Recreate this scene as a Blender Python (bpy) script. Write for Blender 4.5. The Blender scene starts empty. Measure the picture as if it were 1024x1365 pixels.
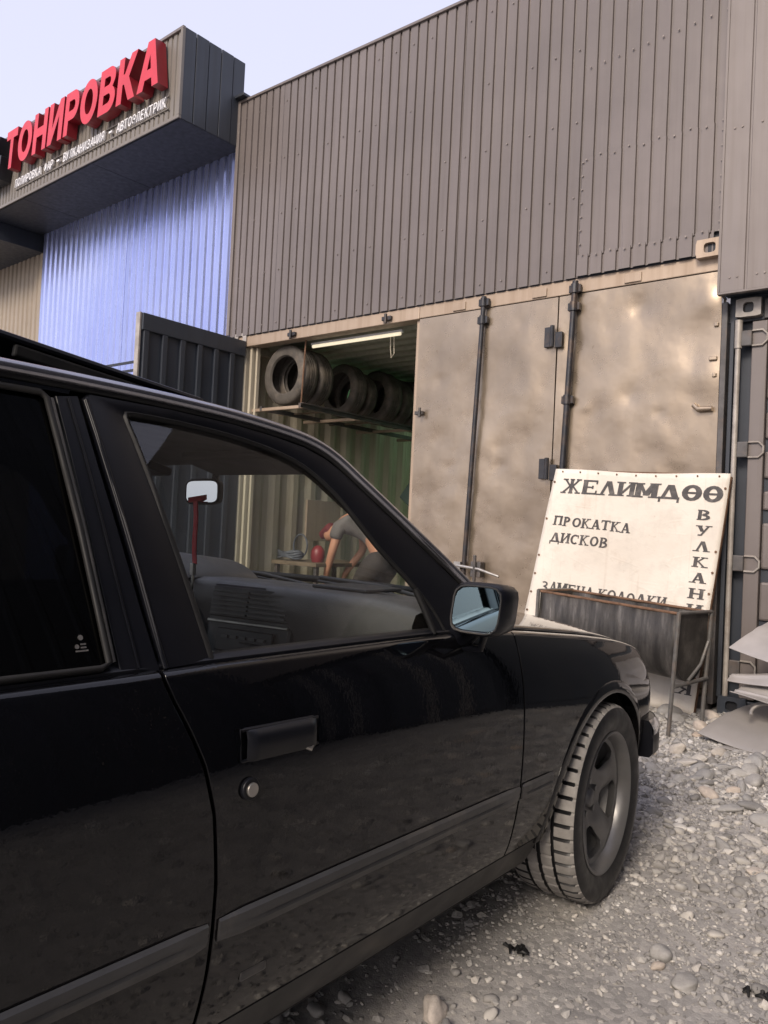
import bpy, bmesh, math, random
import numpy as np
from mathutils import Vector, Matrix, Euler

random.seed(7); RNG = np.random.default_rng(11)
R = math.radians
sc = bpy.context.scene
COL = sc.collection

# ------------------------------------------------------------------ camera
YAW, PITCH, ROLL, HC = R(38.7), R(1.23), R(2.75), 1.12
d = Vector((-math.sin(YAW)*math.cos(PITCH), math.cos(YAW)*math.cos(PITCH), math.sin(PITCH)))
r0 = Vector((math.cos(YAW), math.sin(YAW), 0)); u0 = r0.cross(d)
rr = r0*math.cos(ROLL) + u0*math.sin(ROLL); uu = u0*math.cos(ROLL) - r0*math.sin(ROLL)
cam = bpy.data.cameras.new('camera'); camo = bpy.data.objects.new('camera', cam); COL.objects.link(camo)
mw = Matrix((rr, uu, -d)).transposed().to_4x4(); mw.translation = (0, 0, HC); camo.matrix_world = mw
cam.sensor_fit = 'HORIZONTAL'; cam.sensor_width = 36; cam.lens = 36*1045/1024
cam.clip_start = .02; cam.clip_end = 600
sc.camera = camo

# ------------------------------------------------------------------ sky, sun, exposure
SUN_EL, SUN_AZ = R(34), R(169)          # azimuth clockwise from +Y (the facade direction)
w = bpy.data.worlds.new('World'); sc.world = w; w.use_nodes = True
nt = w.node_tree; nt.nodes.clear()
sky = nt.nodes.new('ShaderNodeTexSky'); sky.sky_type = 'NISHITA'; sky.sun_disc = False
sky.sun_elevation = SUN_EL; sky.sun_rotation = SUN_AZ
sky.air_density = 1.0; sky.dust_density = 4.0; sky.ozone_density = 2.0
hz = nt.nodes.new('ShaderNodeMix'); hz.data_type = 'RGBA'; hz.inputs[0].default_value = .55
hz.inputs[7].default_value = (7.7, 7.45, 9.0, 1)      # thin high haze
bg = nt.nodes.new('ShaderNodeBackground'); bg.inputs[1].default_value = .088
out = nt.nodes.new('ShaderNodeOutputWorld')
nt.links.new(sky.outputs[0], hz.inputs[6]); nt.links.new(hz.outputs[2], bg.inputs[0]); nt.links.new(bg.outputs[0], out.inputs[0])
sl = bpy.data.lights.new('sun', 'SUN'); sl.energy = 1.5; sl.angle = R(18); sl.color = (1, .87, .72)
so = bpy.data.objects.new('sun', sl); COL.objects.link(so)
sd = Vector((math.sin(SUN_AZ)*math.cos(SUN_EL), math.cos(SUN_AZ)*math.cos(SUN_EL), math.sin(SUN_EL)))
so.rotation_euler = sd.to_track_quat('Z', 'Y').to_euler(); so.location = sd*30
vs = sc.view_settings; vs.view_transform = 'Standard'; vs.look = 'None'; vs.exposure = 0.95; vs.gamma = 1; vs.use_curve_mapping = False
cy = sc.cycles; cy.max_bounces = 8; cy.transparent_max_bounces = 16; cy.use_denoising = True
cy.caustics_reflective = False; cy.caustics_refractive = False; cy.sample_clamp_indirect = 6

# ------------------------------------------------------------------ helpers
def tag(o, label=None, cat=None, group=None, kind=None):
    if label: o['label'] = label
    if cat: o['category'] = cat
    if group: o['group'] = group
    if kind: o['kind'] = kind
    return o

def empty(name, loc=(0, 0, 0), rz=0, label=None, cat=None, group=None):
    o = bpy.data.objects.new(name, None); COL.objects.link(o); o.location = loc; o.rotation_euler = (0, 0, rz)
    o.empty_display_size = .1
    return tag(o, label, cat, group)

def finish(name, me, mat, parent=None, loc=None, smooth=None, bevel=0, subsurf=0, solid=0):
    me.materials.append(mat)
    if smooth is not None:
        me.shade_smooth()
        if smooth < 179: me.set_sharp_from_angle(angle=R(smooth))
    o = bpy.data.objects.new(name, me); COL.objects.link(o)
    if parent: o.parent = parent
    if loc is not None: o.location = loc
    if solid:
        m = o.modifiers.new('solid', 'SOLIDIFY'); m.thickness = solid; m.offset = 0
    if subsurf:
        m = o.modifiers.new('sub', 'SUBSURF'); m.levels = m.render_levels = subsurf
    if bevel:
        m = o.modifiers.new('bevel', 'BEVEL'); m.width = bevel; m.segments = 2; m.limit_method = 'ANGLE'; m.angle_limit = R(38)
    return o

class MB:
    def __init__(s): s.v = []; s.f = []
    def add(s, vs_, fs):
        n = len(s.v); s.v.extend([tuple(p) for p in vs_]); s.f.extend([tuple(i+n for i in q) for q in fs]); return s
    def mm(s, x0, x1, y0, y1, z0, z1, M=None):
        P = [(x, y, z) for z in (z0, z1) for y in (y0, y1) for x in (x0, x1)]
        if M is not None: P = [tuple(M @ Vector(p)) for p in P]
        return s.add(P, [(0, 2, 3, 1), (4, 5, 7, 6), (0, 1, 5, 4), (2, 6, 7, 3), (0, 4, 6, 2), (1, 3, 7, 5)])
    def bar(s, a, b, wx, wz, up=(0, 0, 1)):
        a = Vector(a); b = Vector(b); t = (b-a).normalized(); up = Vector(up)
        if abs(t.dot(up)) > .99: up = Vector((0, 1, 0))
        sx = t.cross(up).normalized(); sz = sx.cross(t)
        P = [p + sx*i*wx/2 + sz*j*wz/2 for p in (a, b) for i, j in ((-1, -1), (1, -1), (1, 1), (-1, 1))]
        return s.add(P, [(3, 2, 1, 0), (4, 5, 6, 7), (0, 1, 5, 4), (1, 2, 6, 5), (2, 3, 7, 6), (3, 0, 4, 7)])
    def tube(s, pts, r, n=10, closed=False, cap=True):
        pts = [Vector(p) for p in pts]; m = len(pts); rs = r if isinstance(r, (list, tuple)) else [r]*m
        nrm = None; rings = []
        for i, p in enumerate(pts):
            if closed: t = pts[(i+1) % m]-pts[i-1]
            else: t = pts[min(i+1, m-1)]-pts[max(i-1, 0)]
            t.normalize()
            if nrm is None:
                a = Vector((0, 0, 1)) if abs(t.z) < .9 else Vector((1, 0, 0)); nrm = (a-t*a.dot(t)).normalized()
            else: nrm = (nrm-t*nrm.dot(t)).normalized()
            b = t.cross(nrm)
            rings.append([p+(nrm*math.cos(k*2*math.pi/n)+b*math.sin(k*2*math.pi/n))*rs[i] for k in range(n)])
        V = [q for g in rings for q in g]; F = []
        for i in range(m if closed else m-1):
            j = (i+1) % m
            for k in range(n): F.append((i*n+k, i*n+(k+1) % n, j*n+(k+1) % n, j*n+k))
        if cap and not closed: F.append(tuple(range(n))[::-1]); F.append(tuple(range((m-1)*n, m*n)))
        return s.add(V, F)
    def lathe(s, prof, n, M, closed_prof=False):          # profile (radius, height) round local Z of M
        V = []; F = []; m = len(prof)
        for k in range(n):
            a = 2*math.pi*k/n
            for rad, h in prof: V.append(tuple(M @ Vector((rad*math.cos(a), rad*math.sin(a), h))))
        for k in range(n):
            k2 = (k+1) % n
            for i in range(m if closed_prof else m-1):
                j = (i+1) % m
                F.append((k*m+i, k2*m+i, k2*m+j, k*m+j))
        return s.add(V, F)
    def disc(s, c, rad, axis, h, n=20):
        c = Vector(c); q = Vector(axis).to_track_quat('Z', 'Y').to_matrix().to_4x4(); q.translation = c
        return s.lathe([(0.0001, 0), (rad, 0), (rad, h), (0.0001, h)], n, q)
    def grid(s, G, flip=False, keep=None):
        m = len(G); n = len(G[0]); F = []
        for i in range(m-1):
            for j in range(n-1):
                if keep and not keep(i, j): continue
                q = (i*n+j, i*n+j+1, (i+1)*n+j+1, (i+1)*n+j)
                F.append(q[::-1] if flip else q)
        return s.add([p for row in G for p in row], F)
    def prism(s, poly, y0, y1, M=None):                   # polygon in x,z extruded in y
        n = len(poly); V = [(x, y, z) for y in (y0, y1) for x, z in poly]
        if M is not None: V = [tuple(M @ Vector(p)) for p in V]
        F = [tuple(range(n)), tuple(range(2*n-1, n-1, -1))] + [((i+1) % n, i, n+i, n+(i+1) % n) for i in range(n)]
        return s.add(V, F)
    def build(s, name, mat, parent=None, off=(0, 0, 0), **k):
        me = bpy.data.meshes.new(name)
        me.from_pydata([(a-off[0], b-off[1], c-off[2]) for a, b, c in s.v], [], s.f); me.update()
        return finish(name, me, mat, parent, **k)

def copy_tree(o, parent=None):
    c = o.copy(); COL.objects.link(c)
    if parent: c.parent = parent
    for ch in list(o.children): copy_tree(ch, c)
    return c

def hsh(*a):
    x = math.sin(sum(v*k for v, k in zip(a, (12.9898, 78.233, 37.719))))*43758.5453
    return x-math.floor(x)
def vnoise(x, y):
    xi, yi = math.floor(x), math.floor(y); fx, fy = x-xi, y-yi
    fx = fx*fx*(3-2*fx); fy = fy*fy*(3-2*fy)
    a, b, c, e = hsh(xi, yi), hsh(xi+1, yi), hsh(xi, yi+1), hsh(xi+1, yi+1)
    return (a*(1-fx)+b*fx)*(1-fy)+(c*(1-fx)+e*fx)*fy

# ------------------------------------------------------------------ materials
class NT:
    def __init__(s, name):
        s.m = bpy.data.materials.new(name); s.m.use_nodes = True; s.t = s.m.node_tree; s.t.nodes.clear()
        s.o = s.t.nodes.new('ShaderNodeOutputMaterial')
    def n(s, t, **k):
        x = s.t.nodes.new('ShaderNode'+t)
        for a, b in k.items(): setattr(x, a, b)
        return x
    def l(s, a, b): s.t.links.new(a, b)
    def coord(s, scale=(1, 1, 1), kind='Object'):
        c = s.n('TexCoord'); m = s.n('Mapping'); m.inputs['Scale'].default_value = scale; s.l(c.outputs[kind], m.inputs[0]); return m.outputs[0]
    def noise(s, vec, scale, detail=4, rough=.55):
        x = s.n('TexNoise'); x.inputs['Scale'].default_value = scale; x.inputs['Detail'].default_value = detail; x.inputs['Roughness'].default_value = rough
        s.l(vec, x.inputs['Vector']); return x.outputs[0]
    def ramp(s, fac, stops):
        x = s.n('ValToRGB'); e = x.color_ramp.elements
        while len(e) < len(stops): e.new(.5)
        for q, (p, c) in zip(e, stops): q.position = p; q.color = (*c, 1) if len(c) == 3 else c
        s.l(fac, x.inputs[0]); return x.outputs[0]
    def rng(s, fac, a, b, c, e):
        x = s.n('MapRange'); 
        for i, v in zip((1, 2, 3, 4), (a, b, c, e)): x.inputs[i].default_value = v
        s.l(fac, x.inputs[0]); return x.outputs[0]
    def mix(s, fac, a, b, blend='MIX'):
        x = s.n('Mix', data_type='RGBA', blend_type=blend)
        for i, v in ((0, fac), (6, a), (7, b)):
            if isinstance(v, (int, float)): x.inputs[i].default_value = v
            elif isinstance(v, tuple): x.inputs[i].default_value = (*v, 1) if len(v) == 3 else v
            else: s.l(v, x.inputs[i])
        return x.outputs[2]
    def math(s, op, a, b=0):
        x = s.n('Math', operation=op)
        for i, v in enumerate((a, b)):
            if isinstance(v, (int, float)): x.inputs[i].default_value = v
            else: s.l(v, x.inputs[i])
        return x.outputs[0]
    def bump(s, h, strength, dist=.01, normal=None):
        x = s.n('Bump'); x.inputs['Strength'].default_value = strength; x.inputs['Distance'].default_value = dist; s.l(h, x.inputs['Height'])
        if normal: s.l(normal, x.inputs['Normal'])
        return x.outputs[0]
    def pr(s, col, rough=.5, metal=0, normal=None, coat=0, spec=.5, emit=None, estr=0, trans=0):
        p = s.n('BsdfPrincipled')
        for nme, v in (('Base Color', col), ('Roughness', rough), ('Metallic', metal), ('Coat Weight', coat), ('Specular IOR Level', spec), ('Transmission Weight', trans)):
            if isinstance(v, (int, float)): p.inputs[nme].default_value = v
            elif isinstance(v, tuple): p.inputs[nme].default_value = (*v, 1)
            else: s.l(v, p.inputs[nme])
        p.inputs['Coat Roughness'].default_value = .04
        if normal: s.l(normal, p.inputs['Normal'])
        if emit: p.inputs['Emission Color'].default_value = (*emit, 1); p.inputs['Emission Strength'].default_value = estr
        s.l(p.outputs[0], s.o.inputs[0]); return p

def simple(name, col, rough=.5, metal=0, var=.25, scale=6, bump=.0, bscale=60, coat=0, spec=.5, dirt=None, dirtamt=.4, kind='Object'):
    t = NT(name); v = t.coord(kind=kind)
    n1 = t.noise(v, scale, 5)
    c2 = tuple(min(1, c*(1+var)) for c in col); c1 = tuple(c*(1-var) for c in col)
    c = t.ramp(n1, [(.3, c1), (.7, c2)])
    ro = t.rng(t.noise(v, scale*2.3, 4), .3, .7, max(.02, rough*.8), min(1, rough*1.2))
    if dirt:
        n2 = t.noise(v, scale*.6, 8, .7)
        f = t.rng(n2, .5, .72, 0, dirtamt); c = t.mix(f, c, dirt); 
    nb = t.bump(t.noise(v, bscale, 6), bump, .01) if bump else None
    t.pr(c, ro, metal, nb, coat, spec); return t.m

def glass(name, tint=(.86, .9, .88), ior=1.5, extra=0.0, refl=1.0):
    t = NT(name); geo = t.n('NewGeometry'); dt = t.n('VectorMath', operation='DOT_PRODUCT'); t.l(geo.outputs['Normal'], dt.inputs[0]); t.l(geo.outputs['Incoming'], dt.inputs[1])
    c_ = t.math('ABSOLUTE', dt.outputs['Value']); fres = t.math('ADD', t.math('MULTIPLY', t.math('POWER', t.math('SUBTRACT', 1.0, c_), 5), .9), .055)
    tr = t.n('BsdfTransparent'); tr.inputs[0].default_value = (*tint, 1)
    gl = t.n('BsdfGlossy'); gl.inputs['Roughness'].default_value = .015; gl.inputs[0].default_value = (1, 1, 1, 1)
    v = t.coord(); nb = t.bump(t.noise(v, 3, 2), .05, .01); t.l(nb, gl.inputs['Normal'])
    mx = t.n('MixShader'); t.l(t.math('MULTIPLY', fres, refl), mx.inputs[0]); t.l(tr.outputs[0], mx.inputs[1]); t.l(gl.outputs[0], mx.inputs[2])
    df = t.n('BsdfDiffuse'); df.inputs[0].default_value = (.45, .42, .38, 1)
    m2 = t.n('MixShader'); f = t.rng(t.noise(v, 5, 8, .7), .35, .8, extra*.4, extra*1.6); t.l(f, m2.inputs[0]); t.l(mx.outputs[0], m2.inputs[1]); t.l(df.outputs[0], m2.inputs[2])
    t.l(m2.outputs[0], t.o.inputs[0]); return t.m

def mat_carpaint():
    t = NT('black_car_paint'); v = t.coord()
    geo = t.n('NewGeometry'); sep = t.n('SeparateXYZ'); t.l(geo.outputs['Normal'], sep.inputs[0])
    obj = t.n('TexCoord'); s2 = t.n('SeparateXYZ'); t.l(obj.outputs['Object'], s2.inputs[0])
    low = t.rng(s2.outputs[2], .75, .28, 0, 1)
    nz = t.noise(v, 7, 9, .72); nf = t.noise(v, 160, 3, .6)
    dust = t.math('MULTIPLY', t.math('ADD', t.math('MULTIPLY', low, .026), .003), t.rng(nz, .32, .7, .3, 1.5))
    dust = t.math('MULTIPLY', dust, t.rng(nf, .35, .65, .55, 1.35))
    spk = t.rng(t.noise(v, 420, 1, .3), .70, .76, 0, .10); dust = t.math('ADD', dust, t.math('MULTIPLY', spk, t.rng(nz, .45, .6, 0, 1)))
    c = t.mix(dust, (.0022, .0024, .0034), (.20, .165, .135))
    ro = t.rng(dust, 0, .10, .03, .15)
    orange = t.bump(t.noise(v, 90, 2), .012, .01)
    wavy = t.bump(t.noise(v, 2.6, 2), .05, .02, orange)
    t.pr(c, ro, 0, wavy, coat=0, spec=.42); return t.m

def mat_tread():
    t = NT('dusty_tyre_tread'); v = t.coord()
    c = t.ramp(t.noise(v, 22, 6), [(.3, (.16, .15, .14)), (.7, (.28, .265, .248))])
    t.pr(c, .9, 0, t.bump(t.noise(v, 200, 4), .25, .003)); return t.m

def mat_ground():
    t = NT('gravel_ground'); v = t.coord()
    vo = t.n('TexVoronoi'); vo.inputs['Scale'].default_value = 55; t.l(v, vo.inputs['Vector'])
    vo2 = t.n('TexVoronoi'); vo2.inputs['Scale'].default_value = 150; t.l(v, vo2.inputs['Vector'])
    big = t.noise(v, 1.3, 6, .6); fine = t.noise(v, 240, 4)
    dirt = t.ramp(t.noise(v, 5, 8, .65), [(.3, (.33, .312, .298)), (.7, (.47, .447, .425))])
    sc_ = t.n('SeparateColor'); t.l(vo.outputs['Color'], sc_.inputs[0])
    peb = t.ramp(sc_.outputs[0], [(0, (.20, .195, .19)), (.5, (.33, .32, .305)), (.85, (.43, .41, .39)), (1, (.54, .50, .46))])
    peb = t.mix(t.rng(fine, .3, .7, .0, .35), peb, (.12, .11, .1))
    f = t.rng(big, .4, .62, .25, .8)
    c = t.mix(f, dirt, peb)
    h = t.math('ADD', t.math('MULTIPLY', vo.outputs['Distance'], -1.0), t.math('MULTIPLY', vo2.outputs['Distance'], -.5))
    nb = t.bump(h, .22, .006, t.bump(fine, .5, .004))
    t.pr(c, .92, 0, nb, spec=.2); return t.m

def mat_stone():
    t = NT('river_stone'); v = t.coord(); oi = t.n('ObjectInfo')
    c = t.ramp(oi.outputs['Random'], [(0, (.20, .197, .196)), (.35, (.31, .305, .30)), (.65, (.40, .385, .365)), (.86, (.50, .47, .43)), (.95, (.50, .40, .32)), (1, (.6, .56, .52))])
    c = t.mix(t.rng(t.noise(v, 3, 6), .3, .7, 0, .35), c, (.2, .18, .165))
    t.pr(c, .82, 0, t.bump(t.noise(v, 9, 6), .25, .1), spec=.3); return t.m

def mat_grit():
    t = NT('loose_grit'); v = t.coord(); geo = t.n('NewGeometry')
    c = t.ramp(geo.outputs['Random Per Island'], [(0, (.16, .155, .15)), (.4, (.30, .29, .28)), (.75, (.40, .385, .365)), (.93, (.50, .47, .43)), (1, (.68, .66, .63))])
    c = t.mix(t.rng(t.noise(v, 60, 5), .3, .7, 0, .35), c, (.3, .28, .26))
    t.pr(c, .88, 0, t.bump(t.noise(v, 260, 4), .25, .003), spec=.25); return t.m

def mat_door():   # dented painted steel of the closed container doors
    t = NT('dented_brown_steel'); v = t.coord()
    big = t.noise(v, 1.1, 5, .6); med = t.noise(v, 4.5, 7, .65); vert = t.noise(t.coord((4, 4, 1.1)), 1.3, 6, .6)
    c = t.ramp(big, [(.32, (.28, .222, .165)), (.7, (.45, .365, .275))])
    c = t.mix(t.rng(vert, .48, .75, 0, .3), c, (.19, .15, .12))
    c = t.mix(t.rng(med, .58, .82, 0, .42), c, (.17, .12, .08))
    ru = t.noise(t.coord((1, 1, .35)), 17, 7, .7); c = t.mix(t.rng(ru, .66, .76, 0, .8), c, (.085, .045, .025))
    ro = t.rng(med, .3, .7, .22, .38)
    h = t.math('ADD', t.math('MULTIPLY', t.noise(v, 2.3, 1.5, .45), 1.0), t.math('MULTIPLY', t.noise(v, 6.5, 2, .5), .16))
    nb = t.bump(h, .62, .05, t.bump(t.noise(v, 120, 4), .06, .003))
    t.pr(c, ro, .72, nb, spec=.6); return t.m

def mat_sheet(name, a, b, rough=.38, metal=0., dirt=(.11, .085, .07), spec=.5):
    t = NT(name); v = t.coord()
    st = t.noise(t.coord((14, 14, .5)), 1.2, 5, .6); big = t.noise(v, .9, 5, .6)
    c = t.ramp(big, [(.3, a), (.7, b)])
    c = t.mix(t.rng(st, .45, .8, 0, .45), c, dirt)
    oi = t.n('ObjectInfo'); c = t.mix(t.rng(oi.outputs['Random'], 0, 1, 0, .22), c, tuple(q*.55 for q in a))
    ro = t.rng(st, .3, .7, rough*.8, rough*1.3)
    nb = t.bump(t.noise(v, 2.2, 3), .25, .02)
    t.pr(c, ro, metal, nb, spec=spec); return t.m

def mat_tank():
    t = NT('galvanised_drum'); v = t.coord()
    st = t.noise(t.coord((9, 2, 1.6)), 1.6, 6, .65); f2 = t.noise(v, 14, 8, .7)
    c = t.ramp(st, [(.32, (.022, .02, .019)), (.5, (.06, .055, .051)), (.64, (.13, .12, .11)), (.74, (.32, .29, .27))])  # pale end of the ramp paints highlight streaks into the metal
    c = t.mix(t.rng(f2, .55, .75, 0, .7), c, (.06, .05, .045))
    t.pr(c, t.rng(f2, .3, .7, .42, .7), .35, t.bump(f2, .25, .01)); return t.m

def mat_banner():
    t = NT('worn_vinyl_banner'); v = t.coord()
    f2 = t.noise(v, 3.5, 8, .7); f3 = t.noise(v, 22, 6, .7)
    c = t.ramp(t.noise(v, 1.4, 4), [(.3, (.60, .545, .475)), (.7, (.76, .71, .635))])
    c = t.mix(t.rng(f2, .56, .78, 0, .55), c, (.42, .32, .23))
    c = t.mix(t.rng(f3, .64, .78, 0, .5), c, (.3, .21, .14))
    run = t.noise(t.coord((26, 3, .8)), 1.0, 5, .65); c = t.mix(t.rng(run, .58, .74, 0, .45), c, (.46, .38, .30)); c = t.mix(t.rng(t.noise(v, 9, 6, .7), .5, .75, 0, .3), c, (.4, .37, .33))
    cr = t.n('TexVoronoi', feature='DISTANCE_TO_EDGE'); cr.inputs['Scale'].default_value = 3.2; t.l(t.coord((1, 1, 2.4)), cr.inputs['Vector'])
    crease = t.rng(cr.outputs[0], 0, .05, 1, 0)
    nb = t.bump(t.math('MULTIPLY', crease, t.rng(f2, .45, .65, 0, 1)), .10, .01, t.bump(t.noise(v, 6, 4), .3, .02))
    t.pr(c, .5, 0, nb, spec=.35); return t.m

M = {}
M['paint'] = mat_carpaint()
M['trim'] = simple('satin_black_trim', (.0045, .005, .0075), .36, var=.15, dirt=(.08, .075, .07), dirtamt=.06, scale=4, spec=.3)
M['rubber'] = simple('black_rubber', (.009, .009, .0095), .6, dirt=(.06, .055, .05), dirtamt=.15, spec=.3)
M['rail'] = simple('sky_highlight_rail', (.34, .34, .37), .18, .9, var=.15)  # grey brightened to carry the sky highlight along the roof edge
M['strip'] = simple('grey_rubbing_strip', (.032, .032, .034), .4, dirt=(.14, .125, .11), dirtamt=.5, scale=9)
M['sidewall'] = simple('tyre_sidewall', (.007, .007, .008), .5, dirt=(.04, .036, .032), dirtamt=.12, scale=12)
M['tread'] = mat_tread()
M['rim'] = simple('grey_alloy', (.17, .168, .166), .38, .55, var=.15, scale=9, dirt=(.16, .14, .12), dirtamt=.3)
M['brake'] = simple('brake_iron', (.05, .04, .035), .6, .6)
M['chrome'] = simple('chrome', (.72, .72, .72), .12, 1, var=.06)
M['steel'] = simple('worn_steel', (.42, .40, .37), .38, .9, var=.2, scale=20)
M['mirror'] = simple('mirror_glass', (.26, .38, .47), .012, 1, var=.02, scale=2)
M['cabmirror'] = simple('cabin_mirror_glass', (.9, .92, .9), .02, 1, var=.02, scale=2)
M['glass'] = glass('clear_car_glass', (.86, .89, .87), extra=.012)
M['screen'] = glass('windscreen_glass', (.88, .91, .89), extra=.02)
M['tint'] = glass('tinted_car_glass', (.003, .0033, .004), extra=.002, refl=.6)
M['backglass'] = glass('rear_glass', (.62, .66, .64), extra=.02)
M['cluster_lens'] = glass('instrument_lens', (.9, .9, .9))
M['dash'] = simple('grained_dash_plastic', (.115, .112, .114), .42, bump=.15, bscale=300, var=.15, dirt=(.12, .11, .10), dirtamt=.25)
M['dashdark'] = simple('dark_console_plastic', (.05, .05, .053), .4, var=.2)
M['headliner'] = simple('brown_headliner', (.055, .045, .04), .9, var=.2, bump=.1, bscale=200)
M['cloth'] = simple('seat_cloth', (.03, .03, .032), .9, var=.2, bump=.2, bscale=250)
M['dial_reflection'] = simple('instrument_face', (.75, .69, .6), .3, var=.4, scale=24)  # pale colour stands in for window light reflected in the instrument lens
M['red_strap'] = simple('red_webbing', (.80, .02, .04), .7, var=.15, scale=40)
M['lampred'] = simple('tail_lamp_red', (.3, .01, .01), .15, coat=.6)
M['lampclear'] = simple('headlamp_glass', (.6, .62, .64), .08, .4, var=.1)
M['amber'] = simple('indicator_amber', (.6, .2, .02), .15, coat=.5)
M['ground'] = mat_ground(); M['stone'] = mat_stone(); M['grit'] = mat_grit()
M['door'] = mat_door()
M['brown'] = mat_sheet('brown_profiled_sheet', (.15, .13, .124), (.20, .172, .163), .34, .12, dirt=(.10, .085, .078))
M['brown2'] = mat_sheet('grey_brown_flat_rib_sheet', (.175, .152, .145), (.215, .188, .178), .36, .1)
M['dark'] = mat_sheet('dark_grey_sheet', (.030, .036, .048), (.042, .050, .066), .42, dirt=(.03, .03, .034))
M['soffit'] = mat_sheet('dark_soffit_sheet', (.022, .026, .036), (.030, .035, .046), .5, dirt=(.025, .026, .03))
M['blue'] = mat_sheet('blue_profiled_sheet', (.44, .50, .84), (.54, .60, .90), .27, .82, dirt=(.26, .33, .72), spec=.8)
M['beige'] = mat_sheet('beige_profiled_sheet', (.28, .235, .18), (.36, .30, .235), .45, dirt=(.2, .16, .12))
M['fascia'] = mat_sheet('grey_fascia_sheet', (.165, .148, .13), (.21, .19, .168), .42, dirt=(.12, .1, .085))
M['screw'] = simple('painted_screw', (.22, .19, .175), .45, .3, var=.3, scale=30)
M['header'] = mat_sheet('tan_container_header', (.36, .28, .21), (.47, .37, .285), .5, .2, dirt=(.2, .13, .09))
M['rod'] = simple('dark_lock_rod', (.035, .036, .042), .4, .3, dirt=(.16, .1, .06), dirtamt=.5, scale=14)
M['hardware'] = simple('grey_hinge_paint', (.09, .085, .085), .45, .2, dirt=(.2, .13, .09), dirtamt=.5, scale=14)
M['post'] = simple('pale_post_paint', (.36, .33, .30), .45, .2, dirt=(.16, .11, .08), dirtamt=.6, scale=10)
M['inside'] = mat_sheet('old_container_lining', (.42, .375, .29), (.58, .53, .42), .55, dirt=(.14, .10, .06))
M['ceiling'] = mat_sheet('grey_green_container_roof', (.26, .26, .20), (.36, .36, .29), .5, dirt=(.09, .08, .06))
M['green'] = simple('green_lit_lining', (.34, .46, .32), .6, var=.25, scale=3, dirt=(.16, .2, .12), dirtamt=.5)  # green light at the container's back put into the lining colour
M['dkgreen'] = simple('dark_green_sheet', (.018, .035, .03), .5, var=.3)
M['plywood'] = simple('old_plywood', (.16, .12, .08), .8, var=.3, scale=8)
M['oldtyre'] = simple('old_tyre_rubber', (.075, .066, .056), .75, var=.3, scale=9, dirt=(.22, .18, .14), dirtamt=.7, bump=.2, bscale=80)
M['tank'] = mat_tank(); M['banner'] = mat_banner()
M['rust'] = simple('rusty_edge', (.16, .09, .055), .8, .2, var=.4, scale=20)
M['tankframe'] = simple('grey_frame_tube', (.13, .125, .12), .5, .3, dirt=(.2, .13, .09), dirtamt=.5, scale=20)
M['print'] = simple('faded_black_print', (.055, .05, .05), .55, var=.3, scale=25, dirt=(.3, .27, .24), dirtamt=.35)
M['scrap'] = simple('bare_grey_panel', (.30, .28, .265), .45, .25, var=.18, scale=3, dirt=(.25, .21, .18), dirtamt=.5)
M['scrap2'] = simple('pale_panel_paint', (.38, .355, .34), .38, .25, var=.2, scale=3, dirt=(.28, .24, .2), dirtamt=.5)
M['red'] = simple('red_sign_letter', (.56, .032, .052), .35, var=.1, scale=3, spec=.5)
M['darkred'] = simple('red_sign_letter_return', (.20, .010, .018), .35, var=.15, scale=3)
M['white'] = simple('white_sign_letter', (.78, .78, .8), .4, var=.06, scale=5)
M['black'] = simple('black_sign_block', (.015, .016, .02), .35)
M['tubelight'] = None
t = NT('fluorescent_tube'); t.pr((.85, .8, .66), .4, emit=(1, .86, .6), estr=.42); M['tubelight'] = t.m
M['skin'] = simple('skin', (.55, .27, .17), .55, var=.1)
M['shirt'] = simple('grey_shirt', (.15, .135, .13), .85, var=.3, scale=9, bump=.6, bscale=14)
M['shorts'] = simple('dark_work_trousers', (.045, .036, .032), .85, var=.3, bump=.6, bscale=14)
M['cap'] = simple('dark_red_cap', (.16, .02, .025), .8)
M['shoe'] = simple('dark_shoe', (.03, .027, .025), .7)
M['hose'] = simple('blue_grey_hose', (.09, .10, .12), .5)
M['redpaint'] = simple('dark_red_enamel', (.22, .025, .03), .4)
M['wire'] = simple('pale_cord', (.5, .45, .36), .7)
t = NT('green_daylight_sheet')
tl = t.n('BsdfTranslucent'); tl.inputs[0].default_value = (.55, .85, .52, 1); df = t.n('BsdfDiffuse'); df.inputs[0].default_value = (.42, .6, .4, 1)
mx = t.n('MixShader'); mx.inputs[0].default_value = .4; t.l(tl.outputs[0], mx.inputs[1]); t.l(df.outputs[0], mx.inputs[2]); t.l(mx.outputs[0], t.o.inputs[0]); M['daylight_sheet'] = t.m
#SECTION2

# ------------------------------------------------------------------ ground
def ground_h(x, y):
    h = .018*(vnoise(x*1.3+5, y*1.3)-.5)+.010*(vnoise(x*4.1, y*4.1+9)-.5)
    if y > 4.2: h += .05*min(1, (y-4.2)/.7)
    if -2.2 < x < .4 and y < 3.6: h -= .006
    return h
gm = MB()
xs = sorted(set([-200, -60, -25, -14] + [round(-9+.5*i, 2) for i in range(9)] + [round(-4.5+.09*i, 3) for i in range(72)] + [2.2, 3, 4, 6, 9, 14, 25, 60, 200]))
ys = sorted(set([-200, -60, -25, -12, -6, -3] + [round(-2+.09*i, 3) for i in range(88)] + [6.2, 7, 9, 12, 20, 60, 200]))
gm.grid([[(x, y, ground_h(x, y) if (-4.6 < x < 2.1 and -2.1 < y < 6) else 0) for x in xs] for y in ys])
ground = gm.build('ground', M['ground'], smooth=180); tag(ground, 'grey gravel and dirt yard', kind='structure')

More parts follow.
